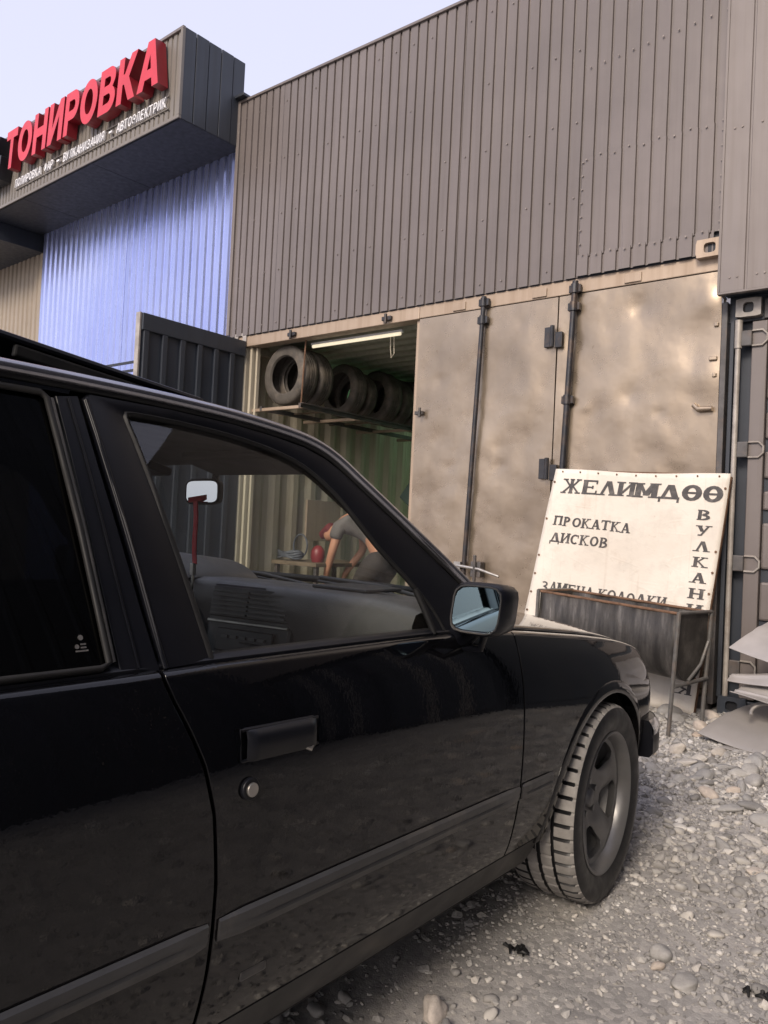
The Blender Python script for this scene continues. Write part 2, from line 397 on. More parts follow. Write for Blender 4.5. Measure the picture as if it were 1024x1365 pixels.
def stone_mesh(seed, sub):
    bm = bmesh.new(); bmesh.ops.create_icosphere(bm, subdivisions=sub, radius=1)
    rg = np.random.default_rng(seed); K = rg.normal(size=(5, 3)); A = rg.uniform(.05, .16, 5)
    V = np.array([v.co[:] for v in bm.verts]); F = np.array([[v.index for v in f.verts] for f in bm.faces]); bm.free()
    rad = 1+sum(a*np.sin(2*(V@k)+i) for i, (a, k) in enumerate(zip(A, K)))
    return V*rad[:, None], F
def rotm(rng, n, tilt=.35):
    a = rng.uniform(0, 2*np.pi, n); b = rng.normal(0, tilt, n); c = rng.normal(0, tilt, n)
    ca, sa, cb, sb, cc, s_ = np.cos(a), np.sin(a), np.cos(b), np.sin(b), np.cos(c), np.sin(c)
    Rz = np.zeros((n, 3, 3)); Rz[:, 0, 0] = ca; Rz[:, 0, 1] = -sa; Rz[:, 1, 0] = sa; Rz[:, 1, 1] = ca; Rz[:, 2, 2] = 1
    Ry = np.zeros((n, 3, 3)); Ry[:, 0, 0] = cb; Ry[:, 0, 2] = sb; Ry[:, 2, 0] = -sb; Ry[:, 2, 2] = cb; Ry[:, 1, 1] = 1
    Rx = np.zeros((n, 3, 3)); Rx[:, 1, 1] = cc; Rx[:, 1, 2] = -s_; Rx[:, 2, 1] = s_; Rx[:, 2, 2] = cc; Rx[:, 0, 0] = 1
    return Rz@Ry@Rx
def gravel(name, n, smin, smax, area, dens, sub, label, seed, smooth=True):
    rng = np.random.default_rng(seed); pts = []
    while len(pts) < n:
        x = rng.uniform(area[0], area[1]); y = rng.uniform(area[2], area[3])
        if rng.random() < dens(x, y): pts.append((x, y, ground_h(x, y)))
    pts = np.array(pts); bases = [stone_mesh(seed*10+i, sub) for i in range(6)]
    which = rng.integers(0, 6, n); Vs = []; Fs = []; o = 0
    for b, (V, F) in enumerate(bases):
        ix = np.where(which == b)[0]; m = len(ix)
        s = smin*(smax/smin)**(rng.random(m)**1.8)
        S = np.stack([s*rng.uniform(.85, 1.35, m), s*rng.uniform(.7, 1.0, m), s*rng.uniform(.4, .75, m)], 1)
        P = np.einsum('nij,nvj->nvi', rotm(rng, m), V[None]*S[:, None, :]) + pts[ix][:, None, :]
        P[:, :, 2] += (S[:, 2]*.25)[:, None]
        Fs.append((F[None]+(np.arange(m)*len(V))[:, None, None]+o).reshape(-1, 3)); Vs.append(P.reshape(-1, 3)); o += m*len(V)
    V = np.concatenate(Vs); F = np.concatenate(Fs)
    me = bpy.data.meshes.new(name); me.vertices.add(len(V)); me.vertices.foreach_set('co', V.ravel().astype(np.float32))
    me.loops.add(F.size); me.loops.foreach_set('vertex_index', F.ravel().astype(np.int32))
    me.polygons.add(len(F)); me.polygons.foreach_set('loop_start', np.arange(0, F.size, 3, dtype=np.int32))
    me.polygons.foreach_set('use_smooth', np.full(len(F), smooth, dtype=bool)); me.update(calc_edges=True); me.validate()
    ob = finish(name, me, M['grit']); tag(ob, label, kind='stuff'); return ob
def d_fine(x, y):
    a = .35+.65*min(1, max(0, (y-1.9+.5*(x+.6))/1.4)); return a*(.35+.9*(vnoise(x*1.7+3, y*1.7) > .42))
def d_med2(x, y): return min(1, max(.25, (y-1.5+.45*(x+.7))/1.5))*(.35+.65*(vnoise(x*2.4+7, y*2.4) > .4))
def d_med(x, y): return min(1, max(.05, (y-2.1+.45*(x+.7))/1.5))*(.4+.6*(vnoise(x*2+1, y*2) > .38))
gravel('grit', 60000, .0025, .010, (-2.5, 1.1, .9, 5.25), d_fine, 1, 'fine grey grit strewn over the dirt', 3)
gravel('stone_chips', 22000, .006, .017, (-2.6, 1.15, 1.0, 5.25), d_med2, 1, 'grey broken stone chips lying among the pebbles', 21, False)
gravel('gravel', 9500, .008, .026, (-2.7, 1.2, 1.2, 5.25), d_med, 2, 'grey pebble gravel spread over the yard', 5)
gravel('far_grit', 9000, .008, .03, (1.1, 5.2, -2, 5.2), lambda x, y: 1, 1, 'grey pebbles lying beyond the sheet pile', 8)
# the largest stones, each its own piece
smeshes = []
for i in range(8):
    V, F = stone_mesh(100+i, 3); me = bpy.data.meshes.new('stone'); me.from_pydata(V.tolist(), [], F.tolist()); me.shade_smooth(); me.materials.append(M['stone']); smeshes.append(me)
rs = random.Random(5); spots = []; tries = 0
while len(spots) < 285 and tries < 60000:
    tries += 1
    x = rs.uniform(-2.3, .7); y = rs.uniform(1.7, 5.15)
    if rs.random() > (.06 if y < 2.7 else .35 if y < 3.6 else 1): continue
    s = rs.uniform(.018, .034) if y < 3.4 else rs.uniform(.024, .052)
    if y > 4.3 and rs.random() < .4: s = rs.uniform(.045, .075)
    if x < -.88 and y < 3.15: continue
    if any((x-a)**2+(y-b)**2 < (.8*(s+c))**2 for a, b, c in spots): continue
    spots.append((x, y, s))
spots += [(-.62, 2.08, .034), (-.70, 2.12, .022), (-1.02, 1.55, .035), (-.95, 1.50, .03), (-.55, 3.25, .05), (-.35, 3.0, .04), (-.75, 3.9, .06), (-.92, 4.05, .05), (-.98, 4.22, .055), (-1.12, 3.95, .05)]
for i, (x, y, s) in enumerate(spots):
    o = bpy.data.objects.new('stone', smeshes[i % 8]); COL.objects.link(o); o.parent = ground
    k = rs.uniform(.62, .9); o.scale = (s*rs.uniform(.95, 1.3), s*k, s*rs.uniform(.42, .7))
    o.location = (x, y, ground_h(x, y)+o.scale[2]*.35); o.rotation_euler = (rs.gauss(0, .2), rs.gauss(0, .2), rs.uniform(0, 6.28))

# scraps of black rubber on the dirt
def scrap_bit(name, x, y, sz, label, seed):
    m = MB(); rg = random.Random(seed)
    for k in range(7):
        a = rg.uniform(0, 6.28); px = x+rg.gauss(0, sz*.45); py = y+rg.gauss(0, sz*.3); l = sz*rg.uniform(.2, .5); z = ground_h(px, py)+.004
        m.tube([(px-l*math.cos(a), py-l*math.sin(a), z), (px, py, z+.008+rg.random()*.008), (px+l*math.cos(a+.6), py+l*math.sin(a+.6), z+.002)], [.003, .006, .002], 6)
    return tag(m.build(name, M['rubber'], smooth=60), label, 'litter')
scrap_bit('rubber_scrap', -1.02, 1.93, .05, 'black shredded rubber scrap on dirt behind the front wheel', 2)
scrap_bit('rubber_scrap', -.47, 2.17, .035, 'dark rubber sliver on dirt in front of camera, right of wheel', 4)

# ------------------------------------------------------------------ profiled sheets
def profile(x0, x1, pitch, flat, slope, depth):
    out_ = []; x = x0; val = pitch-flat-2*slope
    while x < x1-1e-6:
        for dx, dy in ((0, 0), (flat, 0), (flat+slope, depth), (flat+slope+val, depth)):
            if x+dx <= x1+1e-6: out_.append((x+dx, dy))
        x += pitch
    out_.append((x1, 0)); return out_
def sheet(m, x0, x1, z0, z1, Y, pitch=.0973, flat=.074, slope=.0035, depth=.017, rows=6, amp=.0025, fn=None, ztop=None):
    pr = profile(x0, x1, pitch, flat, slope, depth)
    G = []
    for i in range(rows+1):
        row = []
        for x, dy in pr:
            zt_ = ztop(x) if ztop else z1
            z = z0+(zt_-z0)*i/rows
            yy = Y+dy+amp*(vnoise(x*1.7+3, z*1.9)-.5)*2
            row.append(fn(x, yy, z) if fn else (x, yy, z))
        G.append(row)
    m.grid(G)
    return m
def screws(parent, pts, mat, name='screw', r=.008):
    m = MB()
    for x, y, z in pts: m.disc((x, y, z), r, (0, -1, 0), .006, 7)
    o = m.build(name, mat, parent, smooth=40); o['kind'] = 'stuff'; return o

# brown clad wall above the containers
wall = empty('clad_wall', (-3.93, 5.26, 3.02), label='tall brown profiled sheet wall above the container doors', cat='wall')
OFF = (-3.93, 5.26, 3.02)
seams = [-6.36, -5.72, -4.65, -3.58, -2.51, -1.46]
for i in range(5):
    a, b = seams[i], seams[i+1]
    if i < 4:
        m = sheet(MB(), a+.001, b-.001, 3.018, 5.48, 5.252+.002*(i % 2))
        m.build('panel', M['brown'], wall, OFF)
    else:
        m = sheet(MB(), a, b, 3.86, 5.48, 5.252, pitch=.105, flat=.081); m.build('panel', M['brown'], wall, OFF)
        m = sheet(MB(), a+.006, b-.05, 3.16, 3.885, 5.244, pitch=.105, flat=.081); m.build('panel', M['brown'], wall, OFF)
        m = sheet(MB(), a-.004, b-.10, 3.02, 3.175, 5.2385, pitch=.105, flat=.081, rows=2); m.build('panel', M['brown'], wall, OFF)
MB().mm(-6.37, -1.46, 5.275, 5.30, 3.02, 5.46).build('backing_board', M['dark'], wall, OFF)
MB().mm(-6.385, -1.46, 5.235, 5.33, 5.475, 5.50).build('top_flashing', M['brown'], wall, OFF, bevel=.003)
MB().mm(-6.405, -6.362, 5.232, 5.32, 3.04, 5.50).build('corner_flashing', M['brown2'], wall, OFF, bevel=.003)
m = MB(); m.mm(-6.50, -6.26, 5.18, 5.32, 5.505, 5.535); m.build('corner_cap', M['soffit'], wall, OFF, bevel=.004)
sp = []
for i in range(26):
    for z in (3.10, 3.62, 4.18, 4.72, 5.3):
        x = -6.3+.0973*2*i+.035
        if x < -2.55 and hsh(i, z*10) > .25: sp.append((x, 5.2505, z+.02*(hsh(i, z)-.5)))
for k in range(10):
    x = -2.5+.105*k+.03
    sp += [(x, 5.236, 3.865+.02*(k % 2)), (x, 5.231, 3.168-.012*(k % 2)), (x, 5.244, 4.55+.008*k)]
    if k < 7: sp += [(-2.495, 5.237, 3.25+.1*k), (-1.525, 5.237, 3.22+.1*k)]
screws(wall, [(x-OFF[0], y-OFF[1], z-OFF[2]) for x, y, z in sp], M['screw'], r=.0065)

# flat-ribbed wall on the right, standing a little proud
wall2 = empty('clad_wall', (1.5, 5.15, 2.70), label='smooth wide-ribbed grey brown cladding at upper right edge', cat='wall')
O2 = (1.5, 5.15, 2.70)
for i in range(7):
    m = sheet(MB(), -1.475+1.12*i, -1.475+1.12*(i+1)-.002, 2.715, 6.2, 5.128+.002*(i % 2), pitch=.16, flat=.14, slope=.005, depth=.009, amp=.002)
    m.build('panel', M['brown2'], wall2, O2)
MB().mm(-1.46, 6.3, 5.312, 5.352, 2.56, 2.735).build('gap_board', M['dark'], wall2, O2)  # filler board added to stop sky light leaking in above the containers
MB().mm(-1.47, 6.35, 5.15, 5.30, 2.72, 6.18).build('backing_board', M['dark'], wall2, O2)
MB().mm(-1.49, 6.36, 5.120, 5.16, 2.698, 2.713).build('bottom_flashing', M['brown2'], wall2, O2, bevel=.002)
MB().mm(-1.492, -1.476, 5.122, 5.30, 2.713, 6.2).build('edge_flashing', M['brown2'], wall2, O2, bevel=.002)
screws(wall2, [(-1.42+.16*k+.045*j-O2[0], 5.127-O2[1], z-O2[2]) for k in range(16) for j in (0, 1) for z in (2.80, 3.75, 4.6)], M['screw'], r=.0065)

# ------------------------------------------------------------------ shipping containers
def casting(parent, off, x, y, z, mat, sx=.178, sz=.118, name='corner_casting'):
    bm = MB(); hx, hz = sx/2, sz/2; n = 20; rx, rz = hx*.42, hz*.56
    outer = []; inner = []
    for k in range(n):
        a = 2*math.pi*k/n; c, s = math.cos(a), math.sin(a); q = max(abs(c)/hx, abs(s)/hz)
        outer.append((x+c/q, z+s/q)); e = (abs(c)**4+abs(s)**4)**-.25; inner.append((x+rx*c*e, z+rz*s*e))
    V = [(p[0], y, p[1]) for p in outer]+[(p[0], y, p[1]) for p in inner]+[(p[0], y+.03, p[1]) for p in inner]+[(p[0], y+.16, p[1]) for p in outer]
    F = []
    for k in range(n):
        j = (k+1) % n; F += [(k, j, n+j, n+k), (n+k, n+j, 2*n+j, 2*n+k), (j, k, 3*n+k, 3*n+j)]
    bm.add(V, F); o = bm.build(name, mat, parent, off, smooth=30)
    MB().mm(x-hx*.6, x+hx*.6, y+.028, y+.06, z-hz*.7, z+hz*.7).build('hole_shade', M['black'], o, off)  # black block stands in for the shade inside the casting
    return o
def corr_wall(fn, a0, a1, z0, z1, pitch=.278, depth=.036, rows=3):
    m = MB(); pr = profile(a0, a1, pitch, .07, .068, depth)
    m.grid([[fn(a, dy, z0+(z1-z0)*i/rows) for a, dy in pr] for i in range(rows+1)]); return m

# open container with the tyre shop inside
CA = (-5.1, 5.3, 0)
ca = empty('shipping_container', CA, label='open tyre shop container with tan header and tyre shelf inside', cat='container')
corr_wall(lambda a, dy, z: (-6.23+dy, a, z), 5.42, 11.2, .15, 2.60).build('side_wall', M['inside'], ca, CA, solid=.003)
corr_wall(lambda a, dy, z: (-6.23+dy, a, z), 5.42, 5.98, 2.60, 2.92).build('side_wall', M['inside'], ca, CA, solid=.003)
for k in range(6):
    MB().mm(-6.215, -6.21, 6.0+.86*k, 6.80+.86*k, 2.60, 2.92).build('light_panel', M['daylight_sheet'], ca, CA); MB().mm(-6.22, -6.18, 6.80+.86*k, 6.86+.86*k, 2.60, 2.92).build('wall_stud', M['inside'], ca, CA)
corr_wall(lambda a, dy, z: (-3.97-dy, a, z), 5.42, 11.2, .15, 2.92).build('side_wall', M['green'], ca, CA, solid=.003)
for nm_, y0_, y1_, mt_ in (('roof', 5.40, 7.8, 'ceiling'), ('light_panel', 7.8, 11.2, 'daylight_sheet')):  # rear roof section made translucent, added to let more daylight inside
    m = MB(); pr = profile(y0_, y1_, .2, .06, .03, .03); m.grid([[(x, a, 2.925+dy*.9) for a, dy in pr] for x in (-6.23, -5.1, -3.97)]); m.build(nm_, M[mt_], ca, CA)
corr_wall(lambda a, dy, z: (a, 11.2+dy, z), -6.2, -3.98, .15, .6).build('back_wall', M['green'], ca, CA, solid=.003)
corr_wall(lambda a, dy, z: (a, 11.2+dy, z), -6.2, -3.98, .6, 2.9, pitch=.14, depth=.02).build('light_panel', M['daylight_sheet'], ca, CA)
MB().mm(-6.23, -3.97, 5.33, 11.2, .10, .15).build('floor', M['plywood'], ca, CA)
MB().mm(-6.27, -3.945, 5.30, 5.40, .02, .14).build('door_sill', M['hardware'], ca, CA, bevel=.006)
m = MB(); m.mm(-6.27, -3.945, 5.272, 5.40, 2.905, 3.013); m.build('header', M['header'], ca, CA, bevel=.006)
m = MB(); m.mm(-6.275, -6.13, 5.285, 5.42, .14, 2.905); m.build('corner_post', M['inside'], ca, CA, bevel=.008)
MB().mm(-6.27, -6.12, 5.405, 6.0, 2.86, 3.0).build('gap_filler', M['inside'], ca, CA, bevel=.004)  # filler block added to shut out a patch of sky behind the header
m = MB(); m.mm(-6.10, -6.07, 5.31, 5.37, .15, 2.9); m.mm(-6.045, -6.02, 5.34, 5.38, .15, 2.9); m.build('door_seal_rail', M['inside'], ca, CA, bevel=.003)
MB().mm(-3.99, -3.90, 5.305, 5.42, .14, 2.905).build('corner_post', M['header'], ca, CA, bevel=.008)
casting(ca, CA, -6.20, 5.255, 2.985, M['post'])
for x in (-5.45, -4.28):
    m = MB(); m.mm(x-.05, x+.05, 5.24, 5.272, 2.93, 2.965); m.tube([(x, 5.235, 2.90), (x, 5.235, 2.985)], .014, 8); m.build('rod_keeper', M['rod'], ca, CA, bevel=.003)
# left leaf of that container, swung out towards the camera
CD = Vector((-6.17, 5.27, 0)); lf = MB(); lx = -6.16
ph = MB(); ph.mm(lx-.02, lx+.02, 4.05, 5.27, .18, 2.96)
leaf = ph.build('door', M['dark'], ca, CA, bevel=.004)
m = MB()
for y in [4.07+.2*k for k in range(6)]: m.mm(lx+.021, lx+.05, y, y+.055, .22, 2.80)
m.mm(lx+.021, lx+.052, 4.05, 5.26, 2.80, 2.955); m.mm(lx+.021, lx+.052, 4.05, 5.26, .18, .30)
m.build('rib', M['dark'], leaf, CA, bevel=.006)
MB().mm(lx-.03, lx+.03, 4.028, 4.048, .18, 2.96).build('edge_strip', M['post'], leaf, CA, bevel=.003)
for z in (.5, 1.3, 2.1, 2.7):
    m = MB(); m.tube([(-6.2, 5.272, z-.06), (-6.2, 5.272, z+.06)], .018, 10); m.build('hinge', M['rod'], leaf, CA, smooth=40)

# closed container with the dented doors
CB = (-2.7, 5.3, 0)
cb = empty('shipping_container', CB, label='closed brown container with dented doors behind the white banner', cat='container')
MB().mm(-3.90, -1.49, 5.33, 11.2, .1, 2.9).build('body', M['door'], cb, CB, bevel=.01)
m = MB(); m.mm(-3.943, -1.50, 5.274, 5.42, 2.908, 3.015); m.build('header', M['header'], cb, CB, bevel=.006)
MB().mm(-3.94, -1.50, 5.30, 5.40, .02, .14).build('door_sill', M['hardware'], cb, CB, bevel=.006)
def dented(x0, x1, z0, z1, Y, dents, nx=44, nz=96, amp=.008):
    rd = random.Random(int(-x0*100)); RD = [(rd.uniform(x0+.1, x1-.1), rd.uniform(z0+.1, z1-.1), rd.uniform(.035, .11), rd.choice((-1, 1, 1))*rd.uniform(.003, .010)) for _ in range(22)]
    G = []
    for i in range(nz+1):
        row = []
        for j in range(nx+1):
            x = x0+(x1-x0)*j/nx; z = z0+(z1-z0)*i/nz
            e = min(1, 6*min(j/nx, 1-j/nx))*min(1, 8*min(i/nz, 1-i/nz))
            y = Y+e*amp*2*(vnoise(x*3.1+1, z*2.2+7)-.5)+e*.5*amp*(vnoise(x*8+1, z*6)-.5)
            for cx, cz, rad, dep in dents+RD: y += dep*math.exp(-((x-cx)**2+(z-cz)**2)/rad**2)
            row.append((x, y, z))
        G.append(row)
    m = MB(); m.grid(G)
    n = nx+1
    for i in range(nz): m.add([G[i][0], G[i+1][0], (x0, Y+.04, G[i+1][0][2]), (x0, Y+.04, G[i][0][2])], [(0, 1, 2, 3)])
    for i in range(nz): m.add([G[i][nx], G[i+1][nx], (x1, Y+.04, G[i+1][nx][2]), (x1, Y+.04, G[i][nx][2])], [(3, 2, 1, 0)])
    return m
# left door
dl = dented(-3.935, -2.665, .16, 2.90, 5.272, [(-3.2, .75, .25, .012), (-2.9, 1.9, .3, .006)]).build('door', M['door'], cb, CB, smooth=60)
def rod(parent, x0, z0, x1, z1, y, keeps, r=.019):
    m = MB(); m.tube([(x0, y, z0), (x1, y, z1)], r, 12); o = m.build('lock_rod', M['rod'], parent, CB, smooth=40)
    for z in keeps:
        x = x0+(x1-x0)*(z-z0)/(z1-z0); k = MB(); k.mm(x-.045, x+.045, y-.006, y+.028, z-.028, z+.028); k.tube([(x, y, z-.035), (x, y, z+.035)], r+.008, 12)
        k.build('rod_bracket', M['rod'], o, CB, bevel=.003)
    return o
rod(dl, -3.285, 2.985, -3.385, .14, 5.232, (2.94, 2.80, .32))
m = MB(); m.mm(-3.43, -3.37, 5.19, 5.232, .83, .89); m.tube([(-3.40, 5.195, .86), (-3.20, 5.19, .845), (-3.02, 5.195, .80)], [.013, .012, .010], 8); m.build('lock_handle', M['steel'], dl, CB, smooth=40)
m = MB(); m.mm(-3.28, -3.19, 5.20, 5.262, .78, .90); m.tube([(-3.235, 5.19, .72), (-3.235, 5.188, .95)], .014, 8); m.build('handle_catch', M['hardware'], dl, CB, bevel=.004)
m = MB(); m.mm(-3.92, -3.84, 5.235, 5.268, 2.085, 2.115); m.tube([(-3.86, 5.225, 2.06), (-3.86, 5.225, 2.14)], .012, 8); m.build('latch', M['hardware'], dl, CB, bevel=.003)
for z in (2.60, 1.62):
    m = MB(); m.mm(-2.75, -2.70, 5.24, 5.266, z-.075, z+.075); m.mm(-2.66, -2.605, 5.235, 5.266, z-.085, z+.03); m.tube([(-2.68, 5.228, z-.08), (-2.68, 5.228, z+.08)], .017, 10)
    m.build('hinge', M['rod'], dl, CB, bevel=.003)
# right door
dr = dented(-2.655, -1.50, .16, 2.90, 5.274, [(-2.05, 2.75, .09, .02), (-1.58, 2.72, .10, -.018), (-2.1, 2.12, .07, .012), (-1.62, 2.2, .12, -.012), (-2.3, 2.4, .3, .008)], amp=.009).build('door', M['door'], cb, CB, smooth=60)
rod(dr, -2.515, 2.985, -2.60, .14, 5.234, (2.93, 2.80, 2.12, .3), .022)
for z in (2.55, 2.33, 2.22):
    m = MB(); m.mm(-1.57+.03*hsh(z, 1), -1.515, 5.256, 5.272, z-.014, z+.014); m.build('weld_patch', M['door'], dr, CB, bevel=.006)
m = MB(); m.tube([(-1.65, 5.262, 2.03), (-1.62, 5.25, 2.0), (-1.53, 5.25, 2.0)], .018, 8); m.build('door_stop', M['door'], dr, CB, smooth=50)
for k in range(3):
    m = MB(); m.mm(-3.60+.72*k, -3.48+.72*k, 5.262, 5.274, 2.92, 2.985); m.build('header_lug', M['header'], cb, CB, bevel=.003)
casting(cb, CB, -1.575, 5.215, 3.05, M['header'])
m = MB(); m.mm(-1.498, -1.462, 5.268, 5.42, .1, 2.69); m.build('corner_post', M['hardware'], cb, CB, bevel=.004)

# third, lower container on the right
CC = (-.1, 5.3, 0)
cc = empty('shipping_container', CC, label='grey container with horizontal ribbed door at right edge', cat='container')
MB().mm(-1.40, 1.05, 5.36, 11.3, .1, 2.60).build('body', M['dark'], cc, CC, bevel=.01)
MB().mm(-1.415, 1.06, 5.29, 5.42, .02, .15).build('door_sill', M['dark'], cc, CC, bevel=.006)
casting(cc, CC, -1.335, 5.255, 2.635, M['post'], .15, .118)
casting(cc, CC, -1.345, 5.25, .11, M['dark'], .17, .118)
MB().mm(-1.25, 1.05, 5.29, 5.42, 2.56, 2.69).build('header', M['hardware'], cc, CC, bevel=.006)
MB().mm(-1.452, -1.425, 5.30, 5.42, .15, 2.57).build('corner_post', M['dark'], cc, CC, bevel=.005)
m = MB(); m.tube([(-1.392, 5.275, .15), (-1.392, 5.275, 2.56)], .017, 12); m.tube([(-1.392, 5.275, 2.38), (-1.392, 5.275, 2.56)], .024, 12)
pipe = m.build('lock_rod', M['post'], cc, CC, smooth=40)
cdoor = MB().mm(-1.315, -1.225, 5.292, 5.36, .16, 2.55).build('door', M['brown2'], cc, CC, bevel=.005)
for z0, z1 in ((.2, .62), (.66, .9), (.98, 1.27), (1.35, 1.47), (1.55, 1.72), (1.80, 1.97), (2.05, 2.18), (2.26, 2.50)):
    MB().mm(-1.222, -.12, 5.312, 5.36, z0, z1).build('door_panel', M['brown2'], cdoor, CC, bevel=.014)
MB().mm(-1.222, -.12, 5.335, 5.36, .16, 2.55).build('door_back', M['dark'], cdoor, CC)
MB().mm(-.11, 1.0, 5.31, 5.36, .16, 2.55).build('door', M['dark'], cc, CC, bevel=.006)
for z in (2.44, 1.73, 1.01, .35):
    m = MB(); m.mm(-1.375, -1.31, 5.262, 5.29, z-.05, z+.05); h = m.build('hinge', M['hardware'], cdoor, CC, bevel=.006)
    m = MB(); pts = [(-1.31, 5.28, z+.048), (-1.25, 5.28, z+.048), (-1.222, 5.28, z+.02), (-1.222, 5.28, z-.02), (-1.25, 5.28, z-.048), (-1.31, 5.28, z-.048)]
    m.tube(pts, .007, 6); m.build('hinge_strap', M['post'], h, CC, smooth=40)

# further containers and a shed to the right of the camera; the car's side reflects them
for k, (x0, nm) in enumerate(((1.15, 'dark grey container standing right of the ribbed-door container'), (3.68, 'second dark container beyond the right picture edge'))):
    c0 = (x0+1.22, 5.3, 0); o = empty('shipping_container', c0, label=nm, cat='container', group=None)
    MB().mm(x0, x0+2.43, 5.36, 11.3, .05, 2.6).build('body', M['dark'], o, c0, bevel=.01)
    for i in range(2):
        m = sheet(MB(), x0+.06+1.17*i, x0+1.2+1.17*i, .15, 2.52, 5.30, pitch=.2, flat=.1, slope=.03, depth=.03); m.build('door', M['dark'], o, c0)
        m = MB(); m.tube([(x0+.7+1.17*i, 5.26, .1), (x0+.7+1.17*i, 5.26, 2.55)], .017, 8); m.build('lock_rod', M['post'], o, c0, smooth=40)
        m = MB(); m.tube([(x0+.35+1.17*i, 5.26, .1), (x0+.35+1.17*i, 5.26, 2.55)], .017, 8); m.build('lock_rod', M['post'], o, c0, smooth=40)  # pale rods added to give streaks in the fender's reflection
sh = empty('metal_shed', (3.5, 0, 0), label='long dark sheet metal shed opposite the car, unseen beyond the right edge', cat='shed')  # unseen; built tall to keep bright sky out of the window reflections
for k in range(8):
    m = sheet(MB(), -4.2+1.2*k, -3.0+1.2*k-.004, 0, 10.4, 0, pitch=.3, flat=.2, slope=.03, depth=.012, fn=lambda x, y, z: (-y, x, z)); m.build('panel', M['soffit'], sh)
MB().mm(.05, 5, -4.2, 5.1, 0, 10.35).build('body', M['soffit'], sh); MB().mm(-.25, 5.2, -4.4, 5.1, 10.4, 10.52).build('roof', M['soffit'], sh)

# ------------------------------------------------------------------ sign building on the left
BR = (-6.42, 4.53, 0)
bd = empty('shop_building', BR, R(-1.7), label='tinting shop with blue ribbed wall and dark overhanging sign box', cat='building')
for k in range(4):
    a = .06-1.09*(k+1); m = sheet(MB(), a+.001, a+1.089, 0, 5.03, .77+.002*(k % 2), pitch=.1365, flat=.075, slope=.014, depth=.02, rows=10, amp=.003); m.build('wall_panel', M['blue'], bd)
MB().mm(.063, .09, .74, .84, 0, 5.03).build('edge_flashing', M['rod'], bd, bevel=.003)
for k in range(5):
    a = -4.31-1.09*(k+1); m = sheet(MB(), a+.001, a+1.089, 0, 4.80, .80, pitch=.1365, flat=.075, slope=.014, depth=.02, rows=8, amp=.003); m.build('wall_panel', M['beige'], bd)
MB().mm(-10, .03, .86, .92, 0, 5.6).build('inner_wall', M['dark'], bd)
box = MB().mm(-10, -.012, .03, .77, 5.04, 5.90).build('sign_box', M['soffit'], bd)
for k in range(5):
    w0 = .77/5; m = MB(); m.mm(-.010, .004+.003*(k % 2), w0*k+.004, w0*(k+1)-.004, 5.025, 5.93); m.build('side_panel', M['dark'], box, bevel=.003)
for k in range(6):
    m = MB(); m.mm(-1.66*(k+1)+.003, -1.66*k-.003, .0, .78, 5.022, 5.036); m.build('soffit_panel', M['soffit'], box, bevel=.002)
MB().mm(-10, -4.36, .05, .9, 4.78, 5.018).build('drop_beam', M['soffit'], box, bevel=.004)
for k in range(8):
    m = sheet(MB(), -1.2*(k+1)+.0, -1.2*k-.002-.02*(k == 0), 5.05, 5.91, .008+.0015*(k % 2), pitch=.0857, flat=.05, slope=.006, depth=.012, rows=3, amp=.001); m.build('front_panel', M['fascia'], box)
for z0, z1 in ((5.022, 5.055), (5.905, 5.935)):
    MB().mm(-10, .006, -.012, .02, z0, z1).build('edge_trim', M['fascia'] if z0 < 5.5 else M['brown2'], box, bevel=.003)
MB().mm(-.03, .007, -.013, .021, 5.055, 5.905).build('edge_trim', M['fascia'], box, bevel=.003)
dg = bpy.context.evaluated_depsgraph_get()
def glyph(ch, size, extrude, shear=0., offset=0.):
    cu = bpy.data.curves.new('glyph', 'FONT'); cu.body = ch; cu.size = size; cu.extrude = extrude; cu.shear = shear; cu.offset = offset; cu.resolution_u = 6
    ob = bpy.data.objects.new('glyph', cu); COL.objects.link(ob); bpy.context.view_layer.update()
    g = bpy.context.evaluated_depsgraph_get(); me = bpy.data.meshes.new_from_object(ob.evaluated_get(g)); bpy.data.objects.remove(ob); bpy.data.curves.remove(cu)
    V = np.array([v.co[:] for v in me.vertices]); return me, V
def put_letter(ch, x0, x1, z0, z1, yfront, depth, parent, mats, name='letter', shear=0., offset=0.):
    me, V = glyph(ch, 1, .5, shear, offset)
    lo, hi = V.min(0), V.max(0)
    W = np.empty_like(V); W[:, 0] = x0+(V[:, 0]-lo[0])/(hi[0]-lo[0])*(x1-x0); W[:, 2] = z0+(V[:, 1]-lo[1])/(hi[1]-lo[1])*(z1-z0); W[:, 1] = yfront+(hi[2]-V[:, 2])/(hi[2]-lo[2])*depth
    me.vertices.foreach_set('co', W.ravel()); me.update(); me.materials.clear()
    for q in mats: me.materials.append(q)
    for p in me.polygons: p.material_index = 0 if p.normal.y < -.8 else len(mats)-1; p.use_smooth = False
    o = bpy.data.objects.new(name, me); COL.objects.link(o); o.parent = parent; return o
def arc(cx, cz, rx, rz, a0, a1, n=14): return [(cx+rx*math.cos(R(a0+(a1-a0)*i/n)), cz+rz*math.sin(R(a0+(a1-a0)*i/n))) for i in range(n+1)]
TK = .27
